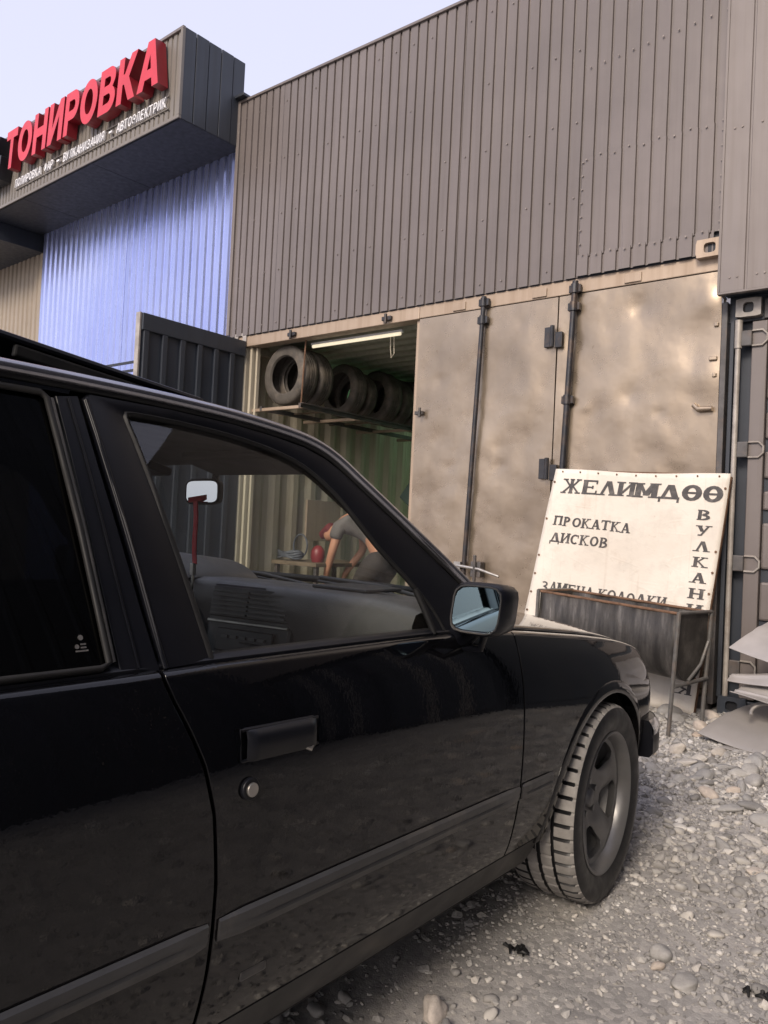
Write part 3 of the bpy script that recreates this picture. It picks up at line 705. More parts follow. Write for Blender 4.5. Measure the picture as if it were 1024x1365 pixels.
BLOCK = {
 'Т': ([[(.5-TK/2, 0), (.5+TK/2, 0), (.5+TK/2, .78), (1, .78), (1, 1), (0, 1), (0, .78), (.5-TK/2, .78)]], .88),
 'О': ([arc(.5, .5, .5, .5, 0, 348, 30), arc(.5, .5, .235, .285, 0, 345, 24)], 1.08),
 'Н': ([[(0, 0), (TK, 0), (TK, .39), (1-TK, .39), (1-TK, 0), (1, 0), (1, 1), (1-TK, 1), (1-TK, .61), (TK, .61), (TK, 1), (0, 1)]], 1.0),
 'И': ([[(0, 0), (.27, 0), (.72, .62), (.72, 0), (1, 0), (1, 1), (.73, 1), (.28, .38), (.28, 1), (0, 1)]], 1.02),
 'Р': ([[(0, 0), (.29, 0), (.29, .33)]+arc(.60, .665, .40, .335, -90, 90, 16)+[(0, 1)], [(.29, .545)]+arc(.57, .665, .155, .12, -90, 90, 10)+[(.29, .785)]], .92),
 'В': ([[(0, 0)]+arc(.60, .285, .40, .285, -90, 62, 14)+arc(.57, .755, .37, .245, -40, 90, 14)+[(0, 1)], [(.28, .20)]+arc(.56, .31, .145, .105, -90, 90, 10)+[(.28, .415)], [(.28, .605)]+arc(.54, .70, .12, .095, -90, 90, 10)+[(.28, .795)]], .98),
 'К': ([[(0, 0), (.28, 0), (.28, .40), (.36, .40), (.66, 0), (1, 0), (.60, .52), (.98, 1), (.65, 1), (.36, .62), (.28, .62), (.28, 1), (0, 1)]], 1.05),
 'А': ([[(0, 0), (.28, 0), (.345, .2), (.655, .2), (.72, 0), (1, 0), (.655, 1), (.345, 1)], [(.41, .40), (.59, .40), (.50, .71)]], 1.14),
}
from mathutils.geometry import tessellate_polygon
def block_letter(ch, x0, wid, z0, hgt, y0, dep, shear, parent):
    loops, _ = BLOCK[ch]; fl = [p for L in loops for p in L]; n = len(fl)
    tri = tessellate_polygon([[Vector((p[0], p[1], 0)) for p in L] for L in loops])
    def P3(p, y): return (x0+p[0]*wid+p[1]*hgt*shear, y, z0+p[1]*hgt)
    V = [P3(p, y0) for p in fl]+[P3(p, y0+dep) for p in fl]; F = []; mi = []
    for a_, b_, c_ in tri:
        A_, B_, C_ = fl[a_], fl[b_], fl[c_]; cr = (B_[0]-A_[0])*(C_[1]-A_[1])-(B_[1]-A_[1])*(C_[0]-A_[0])
        F.append((a_, b_, c_) if cr > 0 else (a_, c_, b_)); mi.append(0)
    o = 0
    for L in loops:
        k_ = len(L)
        for i in range(k_): F.append((o+i, n+o+i, n+o+(i+1) % k_, o+(i+1) % k_)); mi.append(1)
        o += k_
    me = bpy.data.meshes.new('letter'); me.from_pydata(V, [], F); me.update(); me.materials.append(M['red']); me.materials.append(M['darkred'])
    for p, i in zip(me.polygons, mi): p.material_index = i
    ob = bpy.data.objects.new('letter', me); COL.objects.link(ob); ob.parent = parent; return ob
word = 'ТОНИРОВКА'; gap = .13; tot = sum(BLOCK[c][1] for c in word)+gap*8; x = -3.56; sc_ = (3.56-.20)/tot
for ch in word:
    q = BLOCK[ch][1]; block_letter(ch, x, q*sc_, 5.375, .475, -.13, .12, .10, box); x += (q+gap)*sc_
line = 'ПОЛИРОВКА ФАР - ВУЛКАНИЗАЦИЯ - АВТОЭЛЕКТРИК'; st = 3.28/len(line); me_all = MB(); x = -3.48
for ch in line:
    if ch != ' ':
        z0, z1 = (5.185, 5.285) if ch != '-' else (5.225, 5.245)
        put_letter(ch, x+.004, x+st*.9, z0, z1, -.025, .02, box, [M['white']], shear=.15)
    x += st
m = MB(); m.mm(-3.5, -.18, -.006, .004, 5.165, 5.177); m.mm(-3.5, -.18, -.006, .004, 5.293, 5.303); m.build('letter_rail', M['fascia'], box)
m = MB(); m.prism([(-4.1, 5.30), (-3.66, 5.30), (-3.60, 5.58), (-3.72, 5.62), (-3.66, 5.84), (-4.1, 5.84)], -.16, -.002); e = m.build('emblem_block', M['black'], box, bevel=.006)
m = MB(); m.prism([(-4.05, 5.36), (-3.74, 5.36), (-3.70, 5.52), (-4.02, 5.52)], -.168, -.161); m.prism([(-4.05, 5.60), (-3.80, 5.60), (-3.77, 5.74), (-4.02, 5.74)], -.168, -.161); m.build('emblem_mark', M['white'], e)
# thin black gate of bars in front of the blue wall
gt = empty('bar_gate', (-6.95, 4.5, 0), label='black barred gate in front of the blue wall, behind the car roof', cat='gate')
m = MB(); m.mm(-.62, -.585, -.015, .015, 0, 2.72); m.build('post', M['black'], gt, bevel=.003); m = MB(); m.mm(.06, .10, -.015, .015, 0, 2.72); m.build('post', M['black'], gt, bevel=.003)
for k in range(14):
    m = MB(); m.mm(-.585, .06, -.008, .008, 2.66-.085*k, 2.685-.085*k); m.build('bar', M['black'], gt)

# ------------------------------------------------------------------ inside the open container
def tyre_mesh(name, Rr, rr_, wd, mat, n=56):
    h = wd/2; rim = rr_
    prof = [(rim, -h*.8), (rim+.012, -h*.97), (rim+(Rr-rim)*.5, -h), (Rr-.022, -h*.93), (Rr-.006, -h*.8), (Rr, -h*.62), (Rr, -h*.36), (Rr-.007, -h*.33), (Rr-.007, -h*.27), (Rr, -h*.24), (Rr+.001, -.006), (Rr-.006, -.004), (Rr-.006, .004), (Rr+.001, .006), (Rr, h*.24), (Rr-.007, h*.27), (Rr-.007, h*.33), (Rr, h*.36), (Rr, h*.62), (Rr-.006, h*.8), (Rr-.022, h*.93), (rim+(Rr-rim)*.5, h), (rim+.012, h*.97), (rim, h*.8),
            (rim+.01, h*.7), (Rr-.04, h*.78), (Rr-.02, 0), (Rr-.04, -h*.78), (rim+.01, -h*.7)]
    m = MB(); m.lathe(prof, n, Matrix.Rotation(R(90), 4, 'X'), closed_prof=True)
    me = bpy.data.meshes.new(name); me.from_pydata(m.v, [], m.f); me.update(); me.materials.append(mat); me.shade_smooth(); me.set_sharp_from_angle(angle=R(40)); return me
tm = [tyre_mesh('tyre', .30, .185, .205, M['oldtyre']), tyre_mesh('tyre', .285, .19, .19, M['oldtyre']), tyre_mesh('tyre', .26, .17, .15, M['oldtyre'])]
SH = 2.285
tl_ = [(5.475, 0, 0, 'big dusty tyre nearest the front of the wall shelf'), (5.69, 0, 3, 'dusty tyre second from the front on the wall shelf'),
       (6.28, 1, -8, 'tyre standing alone after the gap on the wall shelf'), (6.47, 2, 2, 'small narrow tyre behind the lone one on the shelf'),
       (6.86, 0, -5, 'wide black tyre in the middle of the wall shelf'), (7.09, 1, 0, 'tyre third from the far end of the wall shelf'),
       (7.31, 1, 4, 'tyre second from the far end of the wall shelf'), (7.54, 0, 0, 'tyre at the dim far end of the wall shelf')]
for y, k, a, lab in tl_:
    o = bpy.data.objects.new('tyre', tm[k]); COL.objects.link(o); rad = (.30, .285, .26)[k]
    o.location = (-5.66, y, SH+.012+rad); o.rotation_euler = (R(a*.25), 0, R(a)); tag(o, lab, 'tyre', 'tyres on the shelf')
m = MB(); m.tube([(-5.64, 5.50, SH+.012+.09), (-5.64, 5.56, SH+.012+.09)], .075, 14); m.build('roll', M['post'])
o = bpy.data.objects['roll']; o.name = 'cable_roll'; tag(o, 'small pale roll standing inside the nearest shelf tyre', 'roll')
sf = empty('wall_shelf', (-5.66, 6.6, SH), label='long steel angle shelf holding the tyres on container wall', cat='shelf'); so_ = (-5.66, 6.6, SH)
m = MB(); m.mm(-5.40, -5.37, 5.34, 7.95, SH-.035, SH+.01); m.mm(-5.40, -5.34, 5.34, 7.95, SH+.004, SH+.012); m.build('rail', M['hardware'], sf, so_, bevel=.002)
m = MB(); m.mm(-5.95, -5.92, 5.34, 7.95, SH-.035, SH+.01); m.build('rail', M['hardware'], sf, so_, bevel=.002)
for y in (5.345, 6.2, 7.1, 7.9):
    m = MB(); m.mm(-6.18, -5.37, y, y+.035, SH-.04, SH-.01); m.build('bracket', M['header'], sf, so_, bevel=.002)
m = MB(); m.tube([(-5.385, 5.36, SH), (-5.36, 5.36, 2.93)], .008, 6); m.build('hanger', M['rust'], sf, so_)
m = MB()
for y in (5.8, 6.6): m.mm(-6.16, -5.45, y, y+.02, SH-.01, SH+.003)
m.build('crossbar', M['plywood'], sf, so_)
# old lamp under the header
lp = MB(); lp.mm(-5.40, -4.28, 5.47, 5.51, 2.882, 2.905); lp = lp.build('strip_lamp', M['white'], bevel=.003); tag(lp, 'cream fluorescent strip lamp under the container header', 'lamp')
m = MB(); m.tube([(-5.38, 5.48, 2.868), (-4.30, 5.48, 2.868)], .0155, 10); m.build('tube', M['tubelight'], lp, smooth=40)
m = MB(); m.tube([(-4.42, 5.49, 2.88), (-4.415, 5.49, 2.75), (-4.40, 5.49, 2.66), (-4.37, 5.49, 2.70), (-4.38, 5.49, 2.86)], .004, 5); m.build('pull_cord', M['wire'], lp)
# bench, board, hose, pots
bn = empty('workbench', (-5.75, 6.1, 0), label='low cluttered bench along the container wall seen through windscreen', cat='bench'); bo = (-5.75, 6.1, 0)
MB().mm(-6.1, -5.45, 5.75, 6.75, .70, .74).build('top', M['plywood'], bn, bo, bevel=.004)
for x in (-6.06, -5.49):
    for y in (5.8, 6.7): MB().mm(x-.02, x+.02, y-.02, y+.02, .15, .70).build('leg', M['hardware'], bn, bo)
m = MB(); rg = random.Random(3)
for k in range(4):
    pts = [(-5.93+.16*math.cos(a), 5.86+.09*math.sin(a), .775+.018*k+.012*math.sin(3*a+k)) for a in [i*math.pi/9+k for i in range(18)]]; m.tube(pts, .012, 6, closed=True)
pts = [(-5.83+.10*math.cos(a), 5.9, .90+.12*math.sin(a)) for a in [i*math.pi/9 for i in range(18)]]; m.tube(pts, .010, 6, closed=True)
tag(m.build('air_hose', M['hose'], smooth=60), 'coiled dark air hose lying on the container bench', 'hose')
m = MB(); q = Matrix.Translation((-5.62, 5.95, .741)); m.lathe([(.001, 0), (.06, 0), (.075, .05), (.07, .12), (.05, .15), (.03, .17), (.001, .175)], 18, q); tag(m.build('can', M['redpaint'], smooth=50), 'round dark red can on the container bench', 'can')
m = MB(); m.mm(-6.08, -6.05, 6.2, 6.75, .95, 1.40); tag(m.build('board', M['header'], bevel=.004), 'plain tan board hanging on container wall above the bench', 'board')
m = MB(); M4 = Matrix.Translation((-5.0, 7.2, 1.86)) @ Matrix.Rotation(R(38), 4, 'Y'); m.mm(-.10, .10, -.18, .18, -.55, .40, M4); tag(m.build('duct_sheet', M['dkgreen'], bevel=.01), 'dark green sheet slanting down below the tyre shelf', 'sheet')
m = MB(); m.mm(-5.2, -3.99, 8.2, 8.24, 2.02, 2.05); m.mm(-5.2, -3.99, 8.2, 8.24, 2.24, 2.27); tag(m.build('pipe_rail', M['post'], bevel=.004), 'pale horizontal pipes at the back of the container', 'pipe')
m = MB(); m.tube([(-3.99, 5.55, 1.62), (-4.03, 5.54, 1.55), (-4.02, 5.54, 1.42), (-4.07, 5.54, 1.33), (-4.00, 5.54, 1.25), (-3.97, 5.54, 1.3)], .009, 6); tag(m.build('cable', M['rubber'], smooth=60), 'loop of black cable hanging inside the container doorway', 'cable')

# person bent over work in the container
def skinned(name, nodes, edges, mat, parent=None, root=0, sub=2):
    me = bpy.data.meshes.new(name); me.from_pydata([n[:3] for n in nodes], edges, []); me.update()
    o = bpy.data.objects.new(name, me); COL.objects.link(o); me.materials.append(mat)
    sk = o.modifiers.new('skin', 'SKIN'); sk.use_smooth_shade = True
    for i, n in enumerate(nodes):
        q = me.skin_vertices[0].data[i]; q.radius = (n[3], n[4] if len(n) > 4 else n[3]); q.use_root = (i == root)
    s = o.modifiers.new('sub', 'SUBSURF'); s.levels = s.render_levels = sub
    if parent: o.parent = parent
    return o
PX, PY = -4.88, 6.15
def pp(x, y, z, r, r2=None): return (x, y, z, r, r2 or r)
N = [pp(.02, 0, .88, .14, .16), pp(-.12, 0, 1.06, .13, .16), pp(-.28, 0, 1.17, .13, .17), pp(-.46, 0, 1.18, .11, .16), pp(-.60, 0, 1.12, .055), pp(-.67, 0, 1.08, .075), pp(-.76, 0, 1.03, .085), pp(-.82, 0, .99, .06),
     pp(-.46, -.19, 1.13, .06), pp(-.50, -.24, .88, .045), pp(-.60, -.20, .66, .036), pp(-.64, -.17, .58, .03),
     pp(-.46, .19, 1.13, .06), pp(-.50, .24, .88, .045), pp(-.62, .16, .68, .036), pp(-.66, .13, .60, .03),
     pp(-.02, -.12, .80, .105), pp(-.22, -.15, .54, .08), pp(.05, -.13, .22, .05), pp(.06, -.13, .19, .045), pp(-.10, -.14, .18, .04),
     pp(-.02, .12, .80, .105), pp(-.18, .15, .54, .08), pp(.12, .13, .22, .05), pp(.13, .13, .19, .045), pp(-.03, .14, .18, .04)]
E_ = [(0, 1), (1, 2), (2, 3), (3, 4), (4, 5), (5, 6), (6, 7), (3, 8), (8, 9), (9, 10), (10, 11), (3, 12), (12, 13), (13, 14), (14, 15), (0, 16), (16, 17), (17, 18), (18, 19), (19, 20), (0, 21), (21, 22), (22, 23), (23, 24), (24, 25)]
# hands: five short fingers each
for w_, (hx, hy, hz) in ((11, (-.64, -.17, .58)), (15, (-.66, .13, .60))):
    for k in range(5):
        a = len(N); oy = (k-2)*.016; tx = -.02 if k else .03
        N.append(pp(hx+tx*.5, hy+oy, hz-.05, .010)); N.append(pp(hx+tx, hy+oy*1.2, hz-.085+abs(k-2)*.006, .008)); E_ += [(w_, a), (a, a+1)]
person = skinned('person', N, E_, M['skin']); person.location = (PX, PY, 0)
tag(person, 'person in grey shirt and dark trousers bending over work inside container', 'person')
sh_ = skinned('shirt', [pp(-.01, 0, .95, .15, .175), pp(-.12, 0, 1.07, .145, .18), pp(-.28, 0, 1.18, .145, .19), pp(-.48, 0, 1.185, .125, .17), pp(-.46, -.20, 1.12, .075), pp(-.49, -.235, .98, .07), pp(-.46, .20, 1.12, .075), pp(-.49, .235, .98, .07)],
              [(0, 1), (1, 2), (2, 3), (3, 4), (4, 5), (3, 6), (6, 7)], M['shirt'], person)
tr_ = skinned('trousers', [pp(0, 0, .94, .15, .175), pp(.02, 0, .86, .15, .18), pp(-.04, -.125, .77, .125), pp(-.22, -.15, .55, .10), pp(.04, -.13, .26, .07), pp(-.04, .125, .77, .125), pp(-.18, .15, .55, .10), pp(.11, .13, .26, .07)],
              [(0, 1), (1, 2), (2, 3), (3, 4), (1, 5), (5, 6), (6, 7)], M['shorts'], person)
cp = skinned('cap', [pp(-.70, 0, 1.12, .07), pp(-.76, 0, 1.075, .09), pp(-.84, 0, 1.05, .05), pp(-.91, 0, 1.0, .03, .06)], [(0, 1), (1, 2), (2, 3)], M['cap'], person)
for yy, xx in ((-.135, .01), (.135, .08)):
    skinned('shoe', [pp(xx+.07, yy, .19, .05), pp(xx-.03, yy, .185, .048), pp(xx-.14, yy, .178, .036)], [(0, 1), (1, 2)], M['shoe'], person)

# ------------------------------------------------------------------ banner
TLc, TRc, BLc, BRc = Vector((-2.587, 5.196, 1.608)), Vector((-1.383, 5.196, 1.563)), Vector((-2.80, 5.05, .10)), Vector((-1.515, 5.05, .055))
BN = (TRc-TLc).cross(BLc-TLc).normalized(); BN = -BN if BN.y > 0 else BN
def bpt(u, v, h=0.):
    p = TLc*(1-u)*(1-v)+TRc*u*(1-v)+BLc*(1-u)*v+BRc*u*v
    wv = .006*(vnoise(u*3+1, v*4+2)-.5)+.004*math.sin(v*9+u*2)
    edge = .012*math.sin(u*7+1)*max(0, 1-v*12)
    return p+BN*(wv+h)+Vector((0, 0, edge*.6))
BO = (-2.05, 5.12, 0)
bn_ = MB(); bn_.grid([[bpt(u/36, v/44) for u in range(37)] for v in range(45)][::-1])
ban = bn_.build('banner_sign', M['banner'], None, BO, loc=BO, smooth=180, solid=.004); tag(ban, 'worn white banner with faded Cyrillic service lettering on container door', 'sign')
m = MB()
for a, b in (((0, 0), (1, 0)), ((1, 0), (1, 1)), ((1, 1), (0, 1)), ((0, 1), (0, 0))):
    m.bar(bpt(a[0]*.98+.01, a[1]*.98+.01, -.03), bpt(b[0]*.98+.01, b[1]*.98+.01, -.03), .03, .03)
m.build('frame', M['rust'], ban, BO)
m = MB()
for k in range(11):
    for u, v in ((.012, .06+.088*k), (.985, .06+.088*k)):
        if hsh(k, u) > .3: m.disc(bpt(u, v, .004), .008, BN, .004, 8)
for k in range(9): m.disc(bpt(.05+.112*k, .012, .004), .006, BN, .004, 8)
g_ = m.build('nail', M['rust'], ban, BO); g_['kind'] = 'stuff'

# slab serif letters as flat print: strokes in a 1 x 1 cell
T_ = .20
GL = {
 'П': ['v.16', 'v.84', 'H0,1,.92,.16', 'S.16', 'S.84'], 'Р': ['v.2', 'H.02,.2,.95,.1', 'A.34,.7,.46,.3,-95,95,.2,.13', 'H.2,.4,.95,.11', 'H.2,.4,.45,.11', 'S.2'],
 'О': ['O.5,.5,.5,.5,.2,.13'], 'К': ['v.18', 'D.26,.48,.78,1', 'D.36,.56,.84,0', 'S.18', 'T.18', 'S.84', 'T.76'],
 'А': ['D.16,0,.5,1', 'E.84,0,.5,1', 'H.28,.72,.32,.11', 's.13', 'S.85'], 'Т': ['v.5', 'H.02,.98,.94,.13', 'V.06,.74,.94', 'V.94,.74,.94', 'S.5'],
 'Д': ['D.2,.1,.47,1', 'E.80,.1,.52,1', 'H.02,.98,.12,.14', 'V.08,-.16,.12', 'V.92,-.16,.12'], 'И': ['v.16', 'v.84', 'D.2,.1,.8,.9', 'S.16', 'S.84', 'T.16', 'T.84'],
 'С': ['A.52,.5,.5,.5,50,310,.2,.13', 'V.86,.62,.95'], 'В': ['v.18', 'A.4,.74,.42,.26,-90,90,.19,.12', 'A.42,.27,.5,.28,-90,90,.21,.12', 'H.0,.45,.95,.1', 'H.0,.45,.05,.1', 'H.18,.45,.5,.1'],
 'З': ['A.42,.75,.42,.26,-90,140,.19,.11', 'A.44,.27,.5,.28,-150,90,.21,.12', 'H.3,.5,.51,.1'], 'М': ['v.12', 'v.88', 'D.5,.15,.16,.98', 'E.5,.15,.84,.98', 'S.12', 'S.88', 'T.12', 'T.88'],
 'Е': ['v.2', 'H.04,.92,.94,.12', 'H.04,.94,.06,.12', 'H.2,.68,.5,.1', 'V.88,.74,.94', 'V.9,.06,.28', 'V.66,.4,.62'], 'Н': ['v.16', 'v.84', 'H.16,.84,.5,.12', 'S.16', 'S.84', 'T.16', 'T.84'],
 'Л': ['D.16,0,.48,1', 'E.84,0,.52,1', 's.13', 'S.86'], 'Ж': ['V.5,0,1', 'V.46,0,1', 'V.54,0,1', 'd.57,.5,.86,.95', 'd.57,.52,.9,.05', 'd.43,.5,.14,.95', 'd.43,.52,.1,.05', 'H.4,.6,.51,.1', 'H.38,.62,.96,.08', 'H.38,.62,.04,.08', 'H.72,1.0,.96,.08', 'H.0,.28,.96,.08', 'H.74,1.03,.04,.08', 'H-.03,.26,.04,.08'],
 'Ө': ['O.5,.5,.52,.52,.22,.14', 'H.2,.8,.5,.13'], 'У': ['D.34,.0,.84,1', 'E.44,.4,.16,1', 'H.14,.4,.06,.13', 'T.16', 'T.84'], 'Ц': ['v.16', 'v.78', 'H.04,.98,.08,.14', 'V.93,-.16,.1', 'T.16', 'T.78'],
 'Я': ['v.8', 'A.62,.72,.46,.28,85,275,.2,.12', 'H.6,.8,.95,.11', 'H.6,.8,.46,.11', 'D.14,0,.5,.45', 'S.8', 's.12'],
}
def stroke_letter(ch, fn, bold=1.0):
    m = MB(); lay = [0]
    def poly(P):
        lay[0] += 1; h = .0045+.00025*lay[0]
        m.add([fn(x, y, h) for x, y in P], [tuple(range(len(P)))])
    t_ = T_*bold
    for g in GL[ch]:
        k = g[0]; a = [float(q) for q in g[1:].split(',')]
        if k == 'v': poly([(a[0]-t_/2, 0), (a[0]+t_/2, 0), (a[0]+t_/2, .5), (a[0]-t_/2, .5)]); poly([(a[0]-t_/2, .5), (a[0]+t_/2, .5), (a[0]+t_/2, 1), (a[0]-t_/2, 1)])
        if k == 'V': poly([(a[0]-.05, a[1]), (a[0]+.05, a[1]), (a[0]+.05, a[2]), (a[0]-.05, a[2])])
        if k == 'H': poly([(a[0], a[2]-a[3]/2), (a[1], a[2]-a[3]/2), (a[1], a[2]+a[3]/2), (a[0], a[2]+a[3]/2)])
        if k in 'DE':
            q = t_*(.62 if k == 'D' else 1.1)/2; poly([(a[0]-q, a[1]), (a[0]+q, a[1]), (a[2]+q, a[3]), (a[2]-q, a[3])])
        if k == 'd': poly([(a[0]-.055, a[1]), (a[0]+.055, a[1]), (a[2]+.065, a[3]), (a[2]-.065, a[3])])
        if k in 'Ss': poly([(a[0]-t_*.95, 0), (a[0]+t_*.95, 0), (a[0]+t_*.9, .09), (a[0]-t_*.9, .09)])
        if k == 'T': poly([(a[0]-t_*.9, .91), (a[0]+t_*.9, .91), (a[0]+t_*.95, 1), (a[0]-t_*.95, 1)])
        if k in 'OA':
            if k == 'O': cx, cy_, rx, ry, tx, ty = a; a0, a1 = 0, 360
            else: cx, cy_, rx, ry, a0, a1, tx, ty = a
            n = 16; lay[0] += 1; h = .0045+.00025*lay[0]; V = []
            for i in range(n+1):
                q = R(a0+(a1-a0)*i/n); V += [fn(cx+rx*math.cos(q), cy_+ry*math.sin(q), h), fn(cx+(rx-tx*bold)*math.cos(q), cy_+(ry-ty*bold)*math.sin(q), h)]
            m.add(V, [(2*i, 2*i+2, 2*i+3, 2*i+1) for i in range(n)])
    return m
def print_line(txt, u0, v0, u1, v1, hv, fill=.9, bold=1.0, wides='ЖМД'):
    ws = [1.18 if c in wides else (.5 if c == ' ' else 1) for c in txt]; tot = sum(ws); x = 0
    for c, q in zip(txt, ws):
        jx, jy = .004*(hsh(x, v0*7)-.5), .004*(hsh(x, v0*3+1)-.5)
        ua, ub = u0+jx+(u1-u0)*x/tot, u0+(u1-u0)*(x+q*fill)/tot; va = v0+jy+(v1-v0)*(x/tot); x += q
        if c == ' ': continue
        o = stroke_letter(c, lambda X, Y, h: bpt(ua+(ub-ua)*X, va-hv*Y, h), bold).build('letter', M['print'], ban, BO)
print_line('ЖЕЛИМДӨӨ', .066, .108, .985, .120, .066, .93, 1.4)
print_line('ПРОКАТКА', .062, .262, .527, .275, .044, .9, 1.25, '')
print_line('ДИСКОВ', .060, .345, .419, .352, .046, .9, 1.25, 'Д')
print_line('ЗАМЕНА КОЛОДКИ', .066, .578, .787, .584, .047, .9, 1.2, 'МД')
for k, c in enumerate('ВУЛКАНИЗАЦИЯ'):
    f = k/11; uc = .901+.04*f**.7; vc = .174+.728*f
    stroke_letter(c, lambda X, Y, h: bpt(uc+(X-.5)*.072, vc-(Y-.5)*.043, h), 1.3).build('letter', M['print'], ban, BO)

# ------------------------------------------------------------------ water trough cut from a drum
TX0, TX1, TY0, TY1, TZ = -2.42, -1.425, 4.60, 4.94, .725
TO = (-1.92, 4.77, 0)
tr = empty('water_trough', (-1.945, 4.83, 0.012), R(-12), label='grey half drum water trough on welded legs before the banner', cat='trough')
tr.rotation_euler = (0, R(2.2), R(-12))
def tprof(k, n=18, ins=0.):
    a = math.pi*k/n; ry = (TY1-TY0)/2-ins
    return ((TY0+TY1)/2-ry*math.cos(a), TZ-.20-(.20-ins)*math.sin(a))
P_ = [(TY0, TZ)]+[tprof(k) for k in range(19)]+[(TY1, TZ)]
G = [[(x, y+.003*math.sin(x*23+z*11), z+.006*(vnoise(x*5, y*3)-.5)) for y, z in P_] for x in np.linspace(TX0, TX1, 30)]
m = MB(); m.grid(G, flip=True); m.build('drum', M['tank'], tr, TO, smooth=60, solid=.006)
for x in (TX0+.002, TX1-.002):
    m = MB(); m.add([(x, y, z) for y, z in P_], [tuple(range(len(P_)))]); m.build('end_plate', M['tank'], tr, TO, solid=.004)
m = MB(); m.tube([(TX0, TY0, TZ), (TX1, TY0, TZ), (TX1, TY1, TZ), (TX0, TY1, TZ)], .009, 8, closed=True); m.build('rim', M['rust'], tr, TO, smooth=50)
MB().mm(TX0+.02, TX1-.02, TY0+.03, TY1-.03, TZ-.12, TZ-.115).build('water', M['black'], tr, TO)
for x in (TX0-.01, TX1+.012):
    for y in (TY0-.012, TY1+.012):
        m = MB(); m.tube([(x, y, TZ+.008), (x-.01*(1 if x > -2 else -1), y, .03)], .0125, 8); m.build('leg', M['tankframe'], tr, TO, smooth=40)
    m = MB(); m.tube([(x, TY0-.012, TZ+.004), (x, TY1+.012, TZ+.004)], .011, 8); m.tube([(x, TY0-.012, .31), (x, TY1+.012, .33)], .0125, 8); m.tube([(x, TY0+.14, .33), (x, TY0+.27, .42), (x, TY1, .55)], .010, 8); m.build('cross_tube', M['tankframe'], tr, TO, smooth=40)

# ------------------------------------------------------------------ scrap panels at the right edge
def bent(name, P, lab, mat, nu=22, nv=14, bow=.05, curl=.03, seed=0):
    A, B, C_, D = [Vector(p) for p in P]; G = []
    nrm = (B-A).cross(D-A).normalized()
    for i in range(nv+1):
        v = i/nv; row = []
        for j in range(nu+1):
            u = j/nu; p = A*(1-u)*(1-v)+B*u*(1-v)+C_*u*v+D*(1-u)*v
            h = bow*math.sin(math.pi*v)*(.4+.6*u)+curl*(max(0, abs(2*u-1)-.6)**2)+.012*(vnoise(u*4+seed, v*4)-.5)
            if abs(v-.42) < .05: h += .008
            row.append(tuple(p+nrm*h))
        G.append(row)
    m = MB(); m.grid(G); o = m.build(name, mat, smooth=60, solid=.006, bevel=.002); return tag(o, lab, 'panel', 'scrap panels heaped by the container')
# corners: left tip first, then right, far right, far left
bent('bent_sheet', [(-1.335, 4.55, .05), (-.25, 4.38, -.0), (-.2, 5.15, .05), (-1.12, 5.05, .19)], 'large grey curved panel lying at the foot of the heap', M['scrap'], bow=.10, curl=.10, seed=1)
bent('bent_sheet', [(-1.20, 4.50, .03), (-.2, 4.34, -.01), (-.2, 4.9, .02), (-1.0, 4.95, .03)], 'thin grey panel squeezed flat under the heap on the pebbles', M['scrap'], bow=.03, seed=2)
bent('bent_sheet', [(-1.235, 4.72, .345), (-.45, 4.52, .42), (-.4, 4.72, .58), (-1.215, 4.80, .375)], 'narrow pale folded panel in the middle of the heap', M['scrap2'], bow=.03, curl=.05, seed=3)
bent('bent_sheet', [(-1.205, 4.66, .315), (-.4, 4.44, .20), (-.4, 4.66, .46), (-1.16, 4.74, .345)], 'pale bowl-shaped panel below the folded one in heap', M['scrap2'], bow=-.05, curl=-.04, seed=4)
bent('bent_sheet', [(-1.235, 4.72, .535), (-.35, 4.55, .36), (-.25, 5.0, .80), (-.98, 5.12, .76)], 'tilted pale fender skin on top of the heap', M['scrap2'], bow=.04, curl=.05, seed=5)
m = MB(); pts = [(-.99+.10*math.cos(a), 4.66+.05*math.sin(a), .215+.05*math.sin(a)) for a in [i*math.pi/10 for i in range(12)]]; m.tube(pts, .010, 8); tag(m.build('bent_strip', M['scrap'], smooth=50), 'curled metal strip on the lowest scrap panel', 'strip')
m = MB(); m.mm(-1.0, -.25, 4.72, 5.15, .0, .24); m.mm(-.95, -.3, 4.85, 5.15, .24, .50); tag(m.build('scrap_bundle', M['dark'], bevel=.03), 'dark metal bundle propping up the panels inside the heap', 'scrap')

# ------------------------------------------------------------------ the black two-door car
CAR = (-1.78, 2.38, 0); CO = (0, 2.38, 0)
car = empty('parked_car', CAR, label='black two-door saloon car parked nose towards the containers', cat='car')
PZ = [.18, .22, .26, .29, .33, .40, .47, .55, .62, .70, .76, .80, .84, .87, .90]
PW = [.715, .745, .765, .778, .793, .808, .817, .821, .8215, .8185, .8115, .804, .794, .783, .772]
def smooth_interp(z, X, Y):
    # monotone cubic between the given points
    i = int(np.clip(np.searchsorted(X, z)-1, 0, len(X)-2)); h = X[i+1]-X[i]; t = min(1, max(0, (z-X[i])/h))
    def sl(k): return (Y[min(k+1, len(Y)-1)]-Y[max(k-1, 0)])/(X[min(k+1, len(X)-1)]-X[max(k-1, 0)])
    m0, m1 = sl(i)*h, sl(i+1)*h
    return (2*t**3-3*t**2+1)*Y[i]+(t**3-2*t**2+t)*m0+(-2*t**3+3*t**2)*Y[i+1]+(t**3-t**2)*m1
ZT_Y = [-1.15, -.9, -.4, .5, 1.6, 1.83, 2.05, 2.30, 2.5, 2.65, 2.76, 2.84, 2.90]
ZT_Z = [.845, .862, .870, .875, .871, .856, .834, .807, .781, .755, .730, .698, .655]
def zt(Y): return smooth_interp(Y, ZT_Y, ZT_Z)
